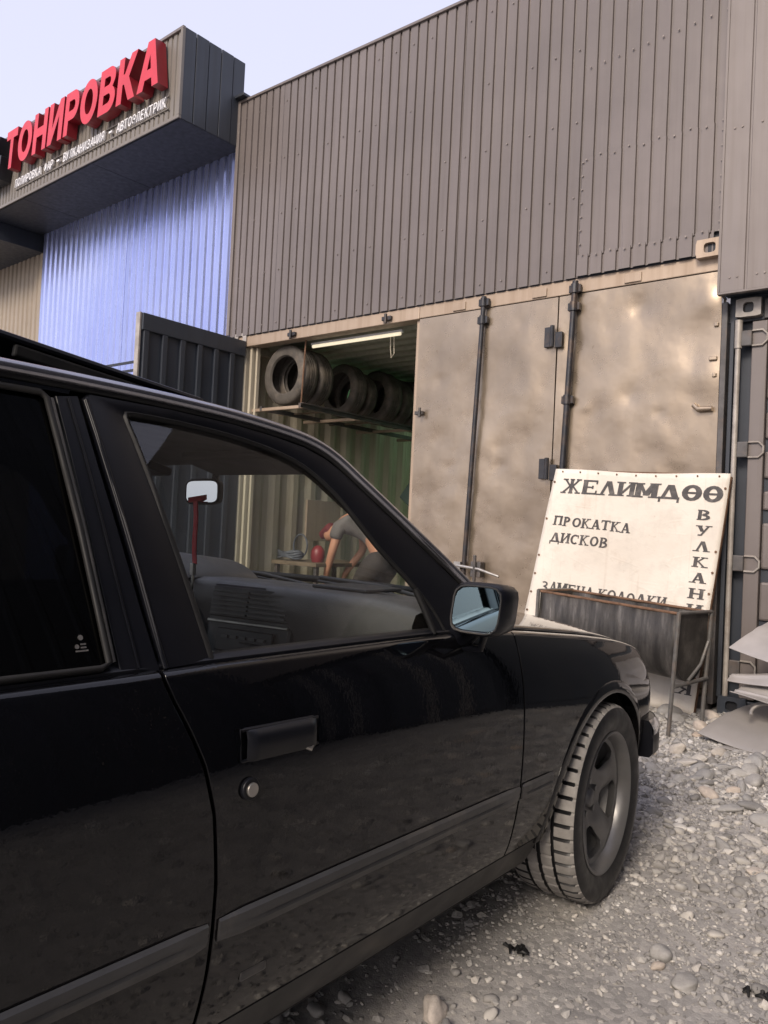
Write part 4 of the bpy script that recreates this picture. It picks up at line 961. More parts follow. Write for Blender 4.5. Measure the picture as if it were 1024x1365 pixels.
def S(Y, z):
    top = zt(Y); zm = z if z < .5 else .5+(z-.5)*(.875-.5)/max(.08, top-.5)
    w_ = smooth_interp(min(.9, zm), PZ, PW)
    if Y > 2.3: w_ -= .05*((Y-2.3)/.6)**2
    if Y > 2.78: w_ -= .6*(Y-2.78)**2*2
    if Y < .1: w_ -= .045*((.1-Y)/1.2)**2
    return w_
def panel3(B, T, rows, off=0., ledge=True, ts=None):
    G = []; n = len(B)
    for i in range(rows+1):
        t = i/rows
        row = []
        for (y0, z0), (y1, z1) in zip(B, T):
            y, z = y0+(y1-y0)*t, z0+(z1-z0)*t
            row.append((S(y, z)+off, y, z))
        G.append(row)
    if ledge:
        for dx, dz in ((.003, .006), (.010, .010), (.022, .012), (.040, .013)): G.append([(x-dx, y, z+dz) for x, y, z in G[rows]])
    return G
def flange(G, dpt=.018):
    m, n = len(G), len(G[0]); ring = [(0, j) for j in range(n)]+[(i, n-1) for i in range(1, m)]+[(m-1, j) for j in range(n-2, -1, -1)]+[(i, 0) for i in range(m-2, 0, -1)]
    return ring
def side_part(name, G, mat, parent, side=1, bevel=.004, dpt=.018):
    b = MB(); m, n = len(G), len(G[0])
    Gs = [[(x*side, y, z) for x, y, z in r] for r in G]
    b.grid(Gs, flip=(side < 0))
    ring = flange(G); base = len(b.v); V = [(Gs[i][j][0]-dpt*side, Gs[i][j][1], Gs[i][j][2]) for i, j in ring]
    b.v.extend(V); L = len(ring)
    for k in range(L):
        i, j = ring[k]; i2, j2 = ring[(k+1) % L]; q = (i*n+j, base+k, base+(k+1) % L, i2*n+j2)
        b.f.append(q if side > 0 else q[::-1])
    return b.build(name, mat, parent, CO, smooth=50, bevel=bevel)
GAPR = [(.29, .815), (.40, .822), (.55, .822), (.66, .812), (.74, .792), (.80, .765), (.84, .745), (.875, .733)]   # z, Y of the rear door gap
def gapY(z): return float(np.interp(z, [a for a, b in GAPR], [b for a, b in GAPR]))
DF = 1.812
def door_grid(rows=34, cols=30):
    G = []
    for i in range(rows+1):
        z = .292+(zt(1.3)-.292)*i/rows; y0 = gapY(z)+.0035; y1 = DF-.0035
        row = []
        for j in range(cols+1):
            y = y0+(y1-y0)*j/cols; zz = .292+(zt(y)-.292)*i/rows; row.append((S(y, zz), y, zz))
        G.append(row)
    for dx, dz in ((.003, .006), (.010, .010), (.022, .012), (.040, .013)): G.append([(x-dx, y, z+dz) for x, y, z in G[rows]])
    return G
def arch_cols(c, n=26, Ra=.35): return [(c-Ra*math.cos(math.pi*k/n), .295+Ra*math.sin(math.pi*k/n)) for k in range(n+1)]
AX = 2.38; AR = AX-2.57
def fender_grid():
    B = [(DF+.0035+(AX-.35-DF-.0035)*k/6, .292) for k in range(6)]+[(AX-.35, .292)]+arch_cols(AX)[1:-1]+[(AX+.35, .292)]+[(AX+.35+.08*k/4, .30+.02*k) for k in range(1, 5)]
    T = [(b[0]+(.07*max(0, (b[0]-AX-.25))/.18 if b[0] > AX+.25 else 0), 0) for b in B]; T = [(y, zt(y)) for y, _ in T]
    return panel3(B, T, 22)
def quarter_grid():
    B = [(-1.12, .42), (-1.0, .36), (-.85, .31), (AR-.35-.05, .30), (AR-.35, .292)]+arch_cols(AR)[1:-1]+[(AR+.35, .292)]+[(AR+.35+(.81-AR-.35)*k/8, .292) for k in range(1, 9)]
    rows = 30; G = []
    for i in range(rows+1):
        t = i/rows; row = []
        for k, (y0, z0) in enumerate(B):
            z = z0+(zt(y0)-z0)*t; f = max(0, (y0-.35)/(.81-.35)); y = y0+f*(gapY(z)-.0035-.81)
            row.append((S(y, z), y, z))
        G.append(row)
    for dx, dz in ((.003, .006), (.010, .010), (.022, .012), (.040, .013)): G.append([(x-dx, y, z+dz) for x, y, z in G[rows]])
    return G
doors = []
for side in (1, -1):
    dobj = side_part('door', door_grid(), M['paint'], car, side); doors.append(dobj)
    side_part('front_fender', fender_grid(), M['paint'], car, side)
    side_part('quarter_panel', quarter_grid(), M['paint'], car, side)
    # sill under the door
    sg = [[(smooth_interp(z, PZ, PW)-.004, y, z) for y in np.linspace(AR+.36, AX-.36, 24)] for z in (.195, .215, .24, .265, .285)]
    side_part('sill', sg, M['trim'], car, side, bevel=.003)
    # dark inner shell behind the gaps
    ig = [[(S(y, z)-.028, y, z) for y in np.linspace(.25, 2.02, 26)] for z in np.linspace(.25, .84, 14)]
    b = MB(); b.grid([[(x*side, y, z) for x, y, z in r] for r in ig], flip=side < 0); b.build('inner_shell', M['rubber'], car, CO)
    # wheel arch lips and liners
    for c in (AX, AR):
        G = []
        for k in range(31):
            a = R(-4+188*k/30); row = []
            for rad, o in ((.346, -.03), (.346, .002), (.350, .004), (.378, .003), (.384, .0003), (.386, -.01)):
                y, z = c-rad*math.cos(a), .295+rad*math.sin(a); z = max(z, .27)
                row.append(((S(y, z)+o)*side, y, z))
            G.append(row)
        b = MB(); b.grid(G, flip=side < 0); b.build('arch_lip', M['paint'], car, CO, smooth=50)
        G = [[(xx*side, c-.362*math.cos(R(-8+196*k/20)), .295+.362*math.sin(R(-8+196*k/20))) for xx in (.45, .76)] for k in range(21)]
        b = MB(); b.grid(G); b.build('wheel_arch_liner', M['rubber'], car, CO)
    # rubbing strips
    def strip(y0, y1, parent, cut=0.):
        G = []
        ys = np.linspace(y0, y1, 20)
        zc = lambda y: .475-.012*(y-.8)
        prof = [(-.021, 0), (-.019, .007), (-.006, .011), (.0, .0085), (.006, .011), (.017, .009), (.021, 0)]
        for k, y in enumerate(ys):
            e = min(1, min(y-y0, y1-y)/.012)*.6+.4
            G.append([((S(y, zc(y)+dz)+.001+dx*e)*side, y, zc(y)+dz*(.8+.2*e)) for dz, dx in prof])
        b = MB(); b.grid(G, flip=side > 0); n = len(prof)
        b.f.append(tuple(range(n)) if side > 0 else tuple(range(n))[::-1]); q = (len(ys)-1)*n; b.f.append(tuple(range(q, q+n))[::-1] if side > 0 else tuple(range(q, q+n)))
        return b.build('rubbing_strip', M['strip'], parent, CO, smooth=35)
    strip(gapY(.47)+.010, DF-.008, dobj); strip(DF+.008, AX-.385, car); strip(AR+.385, gapY(.47)-.012, car)
    # belt moulding
    b = MB(); G = []
    for y in np.linspace(-.7, 1.80, 50):
        z = zt(y)+.010; x = S(y, z-.01)-.028
        G.append([((x+dx)*side, y, z+dz) for dx, dz in ((.006, -.004), (.006, .006), (-.002, .012), (-.02, .014))])
    b.grid(G, flip=side > 0); b.build('belt_moulding', M['trim'], car, CO, smooth=40)
    # handle, lock, jack plug
    hx = S(.95, .752)
    b = MB(); hy0, hy1 = .868, 1.040
    b.add([], []); G = []
    for t, prof in ((0, None),): pass
    fr_ = MB(); fr_.tube([((hx+.002)*side, hy0-.006, .782), ((hx+.0005)*side, hy1+.004, .776), ((hx+.002)*side, hy1+.006, .730), ((hx+.006)*side, hy0-.006, .733)], .003, 8, closed=True)
    hd = fr_.build('handle_frame', M['trim'], dobj, CO, smooth=60)
    pd = MB(); pr = [(.0, .734), (.016, .731), (.022, .738), (.021, .768), (.014, .780), (.0, .784)]
    pd.grid([[((S(y, .755)+dx*(1 if 1 <= i <= 14 else .55)-.003)*side, y, z-.004*(i/15)) for dx, z in pr] for i, y in enumerate(np.linspace(hy0+.004, hy1-.004, 16))], flip=side > 0)
    pd.build('door_handle', M['trim'], dobj, CO, smooth=50)
    tb = MB(); tb.tube([((hx+.010)*side, hy1-.040, .735), ((hx+.016)*side, hy1-.026, .728), ((hx+.012)*side, hy1-.018, .738)], .0045, 8); tb.build('handle_trigger', M['steel'], dobj, CO, smooth=60)
    lk = MB(); lk.disc(((S(.882, .686)-.003)*side, .882, .686), .0185, (side, 0, .05), .010, 20); lko = lk.build('lock_ring', M['trim'], dobj, CO, smooth=40, bevel=.002)
    lk = MB(); lk.disc(((S(.882, .686)+.006)*side, .882, .686), .0115, (side, 0, .05), .005, 18); lk.build('lock_cylinder', M['steel'], dobj, CO, smooth=40, bevel=.001)
    lk = MB(); lk.mm((S(.93, .365)-.004)*side-.004, (S(.93, .365)-.004)*side+.008, .898, .955, .360, .376); lk.build('door_plug', M['strip'], dobj, CO, bevel=.003)

# ---- greenhouse
def wg(z): return .755-.41*(z-.9)+.005*math.sin(math.pi*min(1, max(0, (z-.9)/.42)))
def GP(y, z, o=0., side=1): return ((wg(z)+o)*side, y, z)
RAIL = [(-.80, .93), (-.68, 1.03), (-.52, 1.15), (-.36, 1.245), (-.18, 1.305), (0, 1.328), (.25, 1.338), (.55, 1.338), (.70, 1.3375), (.86, 1.334), (1.0, 1.327), (1.12, 1.315), (1.20, 1.302), (1.255, 1.284), (1.30, 1.258), (1.34, 1.228), (1.45, 1.147), (1.56, 1.066), (1.65, .999), (1.74, .930), (1.80, .885)]
def dens(P, k=3):
    P = [np.array(p) for p in P]; o = []
    for i in range(len(P)-1):
        p0, p1, p2, p3 = P[max(i-1, 0)], P[i], P[i+1], P[min(i+2, len(P)-1)]
        for j in range(k):
            t = j/k; o.append(.5*((2*p1)+(-p0+p2)*t+(2*p0-5*p1+4*p2-p3)*t*t+(-p0+3*p1-3*p2+p3)*t**3))
    return [tuple(q) for q in o]+[tuple(P[-1])]
RAILD = dens(RAIL, 3)
def band(name, A, B, oA, oB, mat, parent, side, thick=.012, bevel=.002, mid=None):
    b = MB(); G = []
    for (ya, za), (yb, zb) in zip(A, B):
        row = [GP(ya, za, oA-thick, side), GP(ya, za, oA, side)]
        for f in (.25, .5, .75): row.append(GP(ya+(yb-ya)*f, za+(zb-za)*f, oA+(oB-oA)*f+(mid or 0)*math.sin(math.pi*f), side))
        row += [GP(yb, zb, oB, side), GP(yb, zb, oB-thick, side)]; G.append(row)
    b.grid(G, flip=side > 0)
    return b.build(name, mat, parent, CO, smooth=40, bevel=bevel)
DOUT = [(.745, .888), (.735, .95), (.722, 1.05), (.708, 1.15), (.694, 1.25), (.685, 1.308), (.696, 1.3185), (.86, 1.317), (1.0, 1.310), (1.11, 1.298), (1.19, 1.285), (1.245, 1.267), (1.29, 1.242), (1.33, 1.212), (1.44, 1.131), (1.55, 1.05), (1.64, .983), (1.70, .935), (1.745, .888)]
DIN = [(.844, .890), (.833, .95), (.814, 1.05), (.794, 1.15), (.772, 1.25), (.763, 1.288), (.778, 1.297), (.87, 1.295), (.98, 1.287), (1.075, 1.273), (1.15, 1.254), (1.205, 1.228), (1.245, 1.198), (1.28, 1.166), (1.355, 1.078), (1.43, 1.010), (1.485, .955), (1.51, .92), (1.525, .890)]
HCZ = 1.352
for side, dobj in zip((1, -1), doors):
    band('window_frame', DOUT, DIN, .004, -.004, M['trim'], dobj, side, mid=.002)
    # rubber channel round the opening
    b = MB(); b.tube([GP(y, z, -.006, side) for y, z in dens(DIN, 2)], .006, 6); b.build('window_seal', M['rubber'], dobj, CO, smooth=60)
    # raised lip running up the frame
    b = MB(); b.tube([GP(y, z, .004, side) for y, z in dens([(a+.004, c) for a, c in DOUT[:6]], 3)], .003, 6); b.build('frame_lip', M['trim'], dobj, CO, smooth=60)
    # door glass: opening filled by rows
    rows = []
    for i in range(17):
        z = .885+.41*i/16
        zr = [c for a, c in DIN[:6]]; yr = [a for a, c in DIN[:6]]; ya = float(np.interp(z, zr, yr))
        zf = [c for a, c in DIN[6:]][::-1]; yf = [a for a, c in DIN[6:]][::-1]; yb = float(np.interp(min(z, 1.292), zf, yf))
        rows.append([GP(ya-.004+(yb-ya+.008)*k/14, z, -.012, side) for k in range(15)])
    b = MB(); b.grid(rows, flip=side < 0); b.build('side_window', M['glass'], dobj, CO, smooth=180)
    # mirror sail at front of the opening
    b = MB(); b.add([GP(1.455, .995, -.002, side), GP(1.40, .888, -.002, side), GP(1.55, .886, -.002, side)], [(0, 1, 2) if side < 0 else (2, 1, 0)])
    # vertical divider
    b = MB(); b.tube([GP(1.452, .986, -.004, side), GP(1.468, .94, -.004, side), GP(1.482, .886, -.004, side)], .0075, 8); b.build('window_divider', M['rubber'], dobj, CO, smooth=60)
    b = MB(); b.grid([[GP(1.452, .986, -.006, side), GP(1.472, .972, -.006, side)], [GP(1.468, .94, -.006, side), GP(1.505, .935, -.006, side)], [GP(1.482, .886, -.006, side), GP(1.53, .886, -.006, side)]], flip=side < 0); b.build('mirror_sail', M['trim'], dobj, CO, solid=.004)
    # B pillar and quarter window
    QF = [(.672, .893), (.664, .98), (.655, 1.10), (.646, 1.22), (.639, 1.306)]
    band('b_pillar', [(.7385, .885), (.722, .98), (.705, 1.10), (.688, 1.22), (.6775, 1.312)], QF, .001, -.001, M['trim'], car, side, bevel=.0015)
    b = MB(); b.grid([[GP(y-.05, z, -.03, side), GP(y+.035, z, -.03, side)] for y, z in ((.735, .87), (.72, .98), (.703, 1.1), (.686, 1.22), (.675, 1.325))], flip=side > 0); b.build('pillar_post', M['rubber'], car, CO, solid=.006)
    b = MB(); b.tube([GP(y+.030-.01*i/4, z, .0015, side) for i, (y, z) in enumerate(QF)], .0022, 6); b.build('pillar_lip', M['trim'], car, CO, smooth=60)
    QL = [(.655, .905), (.640, 1.10), (.629, 1.22), (.622, 1.300), (.612, 1.308), (.30, 1.308), (0, 1.294), (-.16, 1.272), (-.24, 1.235), (-.40, 1.09), (-.53, .945), (-.53, .91), (-.50, .897), (.2, .899), (.64, .898)]
    b = MB(); b.tube([GP(y, z, .001, side) for y, z in QL], .0055, 8, closed=True); b.build('quarter_window_seal', M['rubber'], car, CO, smooth=60)
    b = MB(); b.tube([GP(y+.006, z, .002, side) for y, z in QL[:4]], .0042, 6); b.build('window_strip', M['strip'], car, CO, smooth=60)
    b = MB(); b.add([GP(y, z, -.006, side) for y, z in QL], [tuple(range(len(QL))) if side < 0 else tuple(range(len(QL)))[::-1]])
    qw = b.build('quarter_window', M['tint'] if side > 0 else M['backglass'], car, CO)
    # etched maker's stamp low in the corner of that glass
    b = MB()
    for (yy, zz, rad) in ((.618, .942, .004), (.611, .930, .0034)): b.disc(GP(yy, zz, -.0048, side), rad, (side, 0, .4), .0006, 14)
    for k in range(3):
        ya, yb, z_ = (.6165, .6255, .934-.0045*k) if k < 2 else (.608, .628, .925); b.add([GP(ya, z_, -.0046, side), GP(yb, z_, -.0046, side), GP(yb, z_-.0022, -.0046, side), GP(ya, z_-.0022, -.0046, side)], [(0, 1, 2, 3)])
    b.build('glass_stamp', M['steel'], qw, CO)
    # pillar C and upper band behind the door
    n = 16
    CP_out = [RAILD[int(i)] for i in np.linspace(0, 24, n)]
    CP_in = dens([(-.56, .90), (-.545, .945), (-.41, 1.10), (-.25, 1.247), (-.16, 1.284), (.0, 1.306), (.3, 1.315), (.61, 1.314), (.662, 1.313)], 2)
    CP_in = [CP_in[int(i)] for i in np.linspace(0, len(CP_in)-1, n)]
    CP_out[-1] = (.672, 1.336)
    band('c_pillar', CP_out, CP_in, .002, 0, M['paint'], car, side, bevel=0)
    # drip rail
    b = MB(); b.tube([GP(y, z+.002, .006, side) for y, z in RAILD[:-2]], .0115, 10); b.build('drip_rail', M['rail'], car, CO, smooth=60)
    b = MB(); b.tube([GP(y, z-.012, .0, side) for y, z in RAILD[6:-2]], .006, 6); b.build('roof_channel', M['rubber'], car, CO, smooth=60)
# roof skin
G = []
RY = [r_ for r_ in RAILD if -.36 <= r_[0] <= 1.30]
for y, z in RY:
    row = []; xr = wg(z)
    for k in range(25):
        u = -1+k/12; row.append((xr*u, y+ (.09*(1-u*u) if y > 1.15 else (-.06*(1-u*u) if y < -.2 else 0)), z+.006+.050*(1-abs(u)**2.6)))
    G.append(row)
b = MB(); b.grid(G, flip=True); b.build('roof', M['paint'], car, CO, smooth=60, solid=.004)
b = MB(); b.grid([[(x*.985, y*.985+.008, z-.034) for x, y, z in r_] for r_ in G]); b.build('headliner', M['headliner'], car, CO, smooth=60)
for sx in (1, -1):
    b = MB(); b.mm(sx*.29-.19, sx*.29+.19, -.13, 0, -.012, .012, Matrix.Translation((0, 1.37, 1.252)) @ Matrix.Rotation(R(-14), 4, 'X')); b.build('sun_visor', M['headliner'], car, CO, bevel=.008)
b = MB(); b.grid([[(.56*(-1+k/8), y+.09*(1-(-1+k/8)**2), z+.03*(1-(-1+k/8)**2)) for k in range(17)] for y, z in ((.95, 1.30), (1.20, 1.275), (1.29, 1.248), (1.33, 1.25), (1.32, 1.29))]); b.build('header_lining', M['headliner'], car, CO, smooth=60)
# sunroof tilted up at its rear edge
b = MB(); MT = Matrix.Translation((0, 1.08, 1.378)) @ Matrix.Rotation(R(-6.5), 4, 'X')
b.mm(-.40, .40, -.50, 0, -.008, .008, MT); b.build('sunroof_panel', M['trim'], car, CO, bevel=.008)
for sx in (1, -1):
    b = MB(); b.mm(sx*.392-.007, sx*.392+.007, -.42, -.05, -.032, -.009, MT); b.build('sunroof_side', M['rubber'], car, CO, bevel=.004)
# windscreen, A pillars, rear window
AE = [r_ for r_ in RAILD if r_[0] >= 1.27]
G = []
for y, z in AE:
    f = (1.30-z)/(1.30-.885); xe = wg(z)-.045; row = []
    for k in range(21):
        u = -1+k/10; row.append((xe*u, y+.02+(.10+.10*f)*(1-u*u), z+.012+.03*(1-f)*(1-u*u)+.01*f))
    G.append(row)
b = MB(); b.grid(G); b.build('windscreen', M['screen'], car, CO, smooth=180)
for side in (1, -1):
    b = MB(); GG = []
    for (y, z), row in zip(AE, G):
        p = Vector(row[-1] if side > 0 else row[0]); q = Vector(GP(y, z+.002, .004, side)); i_ = Vector(GP(y-.03, z-.02, -.05, side))
        GG.append([tuple(i_), tuple(p+Vector((0, -.02, -.012))), tuple(p+Vector((0, .006, .006))), tuple(p.lerp(q, .5)+Vector((0, .008, .008))), tuple(q), tuple(q+Vector((-.002*side, -.02, -.016)))])
    b.grid(GG, flip=side > 0); b.build('a_pillar', M['paint'], car, CO, smooth=60)
    b = MB(); b.grid([[r_[4], r_[5], tuple(Vector(r_[5])+Vector((-.03*side, -.035, -.03))), r_[0]] for r_ in GG], flip=side > 0); b.build('pillar_lining', M['headliner'], car, CO, smooth=60)
b = MB(); b.tube([G[0][k] for k in range(21)], .009, 6); b.tube([tuple(Vector(G[-3][k])+Vector((0, .01, .0))) for k in range(21)], .012, 6); b.build('windscreen_seal', M['rubber'], car, CO, smooth=60)
RW = [r_ for r_ in RAILD if r_[0] <= -.30]
b = MB(); b.grid([[((wg(z)-.05)*(-1+k/8), y-.03-.10*(1-(-1+k/8)**2), z+.012) for k in range(17)] for y, z in RW], flip=True); b.build('rear_window', M['backglass'], car, CO, smooth=180)
# bonnet and cowl
G = []
for y in np.linspace(1.86, 2.885, 40):
    e = S(y, zt(y))-.046; row = []
    for k in range(31):
        u = -1+k/15; f = (y-1.86)/1.03
        z = zt(min(y, 2.80))+.0135+.056*(1-abs(u)**2.4)-(max(0, y-2.80)/.085)**2*.022
        row.append((e*u, y+.10*(1-u*u)*f, z))
    G.append(row)
b = MB(); b.grid(G); b.build('bonnet', M['paint'], car, CO, smooth=60, solid=.006)
b = MB(); b.grid([[(.70*(-1+k/10), y+.12*(1-(-1+k/10)**2), z) for k in range(21)] for y, z in ((1.66, .900), (1.76, .889), (1.86, .884))]); b.build('cowl', M['trim'], car, CO, smooth=60)
b = MB()
for x0, x1, yo in ((.52, -.02, 0), (-.06, -.56, .01)):
    P3 = [(x0, 1.86+.12*(1-(x0/.7)**2)*.9+yo-.03, .912), ((x0+x1)/2, 1.86+.12*(1-((x0+x1)/1.4)**2)-.035+yo, .938), (x1, 1.86+.12*(1-(x1/.7)**2)-.055+yo, .948)]
    b.tube(P3, .007, 8); b.tube([tuple(Vector(p)+Vector((0, -.012, -.012))) for p in P3], .004, 6)
b.build('wiper', M['strip'], car, CO, smooth=60)
# nose
NZ = [(.40, .0), (.50, .012), (.60, .010), (.66, -.005), (.70, -.03)]
G = []
for z, dy in NZ:
    row = []
    for k in range(25):
        u = -1+k/12; e = .74; row.append((e*u, 2.845+dy+.135*(1-abs(u)**2.4), z+.012*(1-u*u)))
    G.append(row)
b = MB(); b.grid(G, flip=True); nose = b.build('front_panel', M['trim'], car, CO, smooth=60, solid=.006)
for x in (.60, .41, -.41, -.60):
    b = MB(); b.disc((x, 2.90+.09*(1-(abs(x)/.765)**2.4), .60), .082, (0, 1, 0), .02, 24); hl = b.build('headlight', M['lampclear'], car, CO, smooth=40, bevel=.006)
    b = MB(); q = Matrix.Translation((x, 2.905+.09*(1-(abs(x)/.765)**2.4), .60)) @ Matrix.Rotation(R(-90), 4, 'X'); b.lathe([(.082, 0), (.082, .022), (.090, .022), (.090, 0)], 24, q); b.build('headlight_ring', M['chrome'], hl, CO, smooth=40)
for x in (-.055, .055):
    b = MB(); b.prism([(x-.045, .53), (x+.045, .53), (x+.048, .67), (x-.048, .67)], 2.975, 3.0); kg = b.build('grille', M['chrome'], car, CO, bevel=.006)
    b = MB(); 
    for k in range(7): b.mm(x-.036+.011*k, x-.032+.011*k, 2.998, 3.006, .54, .66)
    b.build('grille_bar', M['black'], kg, CO)
def bumper(front):
    half = dens([(0, 3.055), (.25, 3.05), (.45, 3.03), (.60, 2.995), (.70, 2.95), (.765, 2.885), (.79, 2.82), (.795, 2.755)], 4)
    if not front: half = [(x, -1.19-(y-3.055)) for x, y in half]
    path = [(-x, y) for x, y in half[::-1]]+half[1:]; n = len(path); G = []; GC = []
    for k in range(n):
        tx, ty = path[min(k+1, n-1)][0]-path[max(k-1, 0)][0], path[min(k+1, n-1)][1]-path[max(k-1, 0)][1]; l = math.hypot(tx, ty); nx, ny = -ty/l, tx/l
        if not front: ny = -ny if ny > 0 else ny; ny = -abs(tx/l); nx = ty/l
        x, y = path[k]
        G.append([(x+nx*o, y+ny*o, z) for o, z in ((-.04, .362), (.016, .366), (.028, .382), (.028, .430), (.024, .440), (.020, .478), (.008, .492), (-.04, .495))])
        GC.append([(x+nx*o, y+ny*o, z) for o, z in ((.025, .441), (.030, .447), (.028, .464), (.022, .478), (.010, .4935))])
    b = MB(); b.grid(G, flip=front); m_ = 8; b.f.append(tuple(range(m_))); b.f.append(tuple(range((n-1)*m_, n*m_))[::-1])
    o = b.build('bumper', M['trim'], car, CO, smooth=40)
    c = MB(); c.grid(GC, flip=front); c.build('bumper_trim', M['chrome'], o, CO, smooth=40)
bumper(True); bumper(False)
MB().mm(-.70, .70, 2.75, 2.93, .20, .36).build('front_valance', M['trim'], car, CO, bevel=.02)
# boot, tail
G = [[((S(y, zt(y))-.046)*(-1+k/10), y, zt(y)+.013+.03*(1-abs(-1+k/10)**2.2)) for k in range(21)] for y in np.linspace(-1.12, -.78, 10)]
b = MB(); b.grid(G); b.build('boot_lid', M['paint'], car, CO, smooth=60, solid=.006)
b = MB(); b.grid([[((.74 if z > .5 else .72)*(-1+k/10), -1.125-.03*(1-(-1+k/10)**2), z) for k in range(21)] for z in (.38, .5, .65, .78, .86)]); b.build('tail_panel', M['paint'], car, CO, smooth=60, solid=.006)
for sx in (1, -1):
    b = MB(); b.mm(sx*.54-.16, sx*.54+.16, -1.155, -1.12, .60, .76); b.build('tail_lamp', M['lampred'], car, CO, bevel=.012)
# floor and bulkheads
b = MB(); b.mm(-.72, .72, -1.0, 1.95, .19, .215); b.mm(-.40, .40, 1.95, 2.85, .20, .22); b.build('floor_pan', M['rubber'], car, CO)
b = MB(); b.mm(-.70, .70, 1.93, 1.95, .22, .88); b.mm(-.70, .70, -.45, -.43, .22, .88); b.build('bulkhead', M['rubber'], car, CO)

# ---- wheels
def car_tyre():
    Rr, rim, h = .303, .214, .105
    n = 336; m = MB(); V = []
    prof = [(rim-.004, -.085), (rim, -.098), (rim+.012, -.104), (.25, -.112), (.278, -.110), (.291, -.103), (.2985, -.094), (.302, -.082), (.303, -.062), (.303, -.049), (.296, -.047), (.296, -.041), (.3035, -.039), (.304, -.006), (.297, -.004), (.297, .004), (.304, .006), (.3035, .039), (.296, .041), (.296, .047), (.303, .049), (.303, .062), (.302, .082), (.2985, .094), (.291, .103), (.278, .110), (.25, .112), (rim+.012, .104), (rim, .098), (rim-.004, .085)]
    for k in range(n):
        a = 2*math.pi*k/n
        for i, (r_, h_) in enumerate(prof):
            rad = r_
            if 6 <= i <= 9 or 20 <= i <= 23:
                if k % 7 == 0: rad -= .008
            if (12 <= i <= 13 or 16 <= i <= 17) and k % 7 == 3: rad -= .004
            V.append((rad*math.cos(a), h_, rad*math.sin(a)))
    m_ = len(prof); F = [(k*m_+i, k*m_+i+1, ((k+1) % n)*m_+i+1, ((k+1) % n)*m_+i) for k in range(n) for i in range(m_-1)]
    me = bpy.data.meshes.new('tyre'); me.from_pydata(V, [], F); me.update(); me.materials.append(M['sidewall']); me.materials.append(M['tread'])
    for p in me.polygons:
        i = p.index % (m_-1); kk = p.index//(m_-1); dk = (6 <= i <= 8 or 20 <= i <= 22) and kk % 7 in (0, 6); gr = i in (9, 10, 11, 13, 14, 15, 17, 18, 19); p.material_index = 1 if (5 <= i <= 23 and not dk and not gr) else 0
    me.shade_smooth(); me.set_sharp_from_angle(angle=R(28)); return me
def rim_mesh():
    m = MB(); rs_ = [.028, .045, .062, .078, .088, .096, .105, .12, .135, .15, .163, .172, .179, .186, .196]; G = []
    def face(r_): return .030+.038*(max(0.0, r_-.03)/.166)**1.6
    def halfw(r_):
        f = min(1, max(0, (r_-.096)/.083)); e = 1-.35*max(0, (f-.85)/.15)-.45*max(0, (.12-f)/.12); return R(13+10*f)*max(.3, e)
    NS, NW = 10, 8
    for r_ in rs_:
        row = []; wv = halfw(r_)
        for q in range(5):
            c0 = 2*math.pi*q/5; sp_ = 2*math.pi/5-2*wv
            for k in range(NW): row.append((c0-wv+2*wv*k/NW, 0))
            for k in range(NS): row.append((c0+wv+sp_*k/NS, max(0.0, math.sin(math.pi*k/NS))))
        row.append((row[0][0]+2*math.pi, 0))
        lift = min(1, max(0, (r_-.07)/.04))*min(1, max(0, (.196-r_)/.02))
        G.append([(r_*math.cos(a), face(r_)+.010*cr**.6*lift, r_*math.sin(a)) for a, cr in row])
    def kp(i, k): return not ((k % (NS+NW)) < NW and 5 <= i <= 11)
    m.grid(G, keep=kp)
    me = bpy.data.meshes.new('rim_face'); me.from_pydata(m.v, [], m.f); me.update(); bm = bmesh.new(); bm.from_mesh(me); bmesh.ops.remove_doubles(bm, verts=bm.verts, dist=1e-5); bmesh.ops.recalc_face_normals(bm, faces=bm.faces); bm.to_mesh(me); bm.free()
    me.materials.append(M['rim']); me.shade_smooth()
    b = MB(); Q = Matrix.Rotation(R(-90), 4, 'X')
    b.lathe([(.196, .055), (.199, .075), (.206, .088), (.214, .095), (.2165, .102), (.213, .104), (.205, .098), (.196, .080), (.190, .062), (.186, -.09), (.212, -.10), (.212, -.09), (.19, -.085), (.192, .05)], 72, Q, closed_prof=True)
    mb = bpy.data.meshes.new('rim'); mb.from_pydata(b.v, [], b.f); mb.update(); mb.materials.append(M['rim']); mb.shade_smooth(); mb.set_sharp_from_angle(angle=R(40))
    return me, mb
TY = car_tyre(); RF, RB = rim_mesh()
hubm = MB(); Q = Matrix.Rotation(R(-90), 4, 'X'); hubm.lathe([(.001, -.04), (.128, -.04), (.128, -.02), (.06, -.02), (.055, .03), (.001, .03)], 40, Q)
HUB = bpy.data.meshes.new('wheel'); HUB.from_pydata(hubm.v, [], hubm.f); HUB.update(); HUB.materials.append(M['brake']); HUB.shade_smooth(); HUB.set_sharp_from_angle(angle=R(40))
capm = MB(); capm.lathe([(.001, .052), (.02, .052), (.028, .046), (.031, .034), (.031, .02)], 28, Q)
for k in range(5):
    a = R(72*k+36); capm.disc((.052*math.cos(a), .030, .052*math.sin(a)), .010, (0, 1, 0), .014, 6)
CAPM = bpy.data.meshes.new('hub_cap'); CAPM.from_pydata(capm.v, [], capm.f); CAPM.update(); CAPM.materials.append(M['rim']); CAPM.shade_smooth(); CAPM.set_sharp_from_angle(angle=R(40))
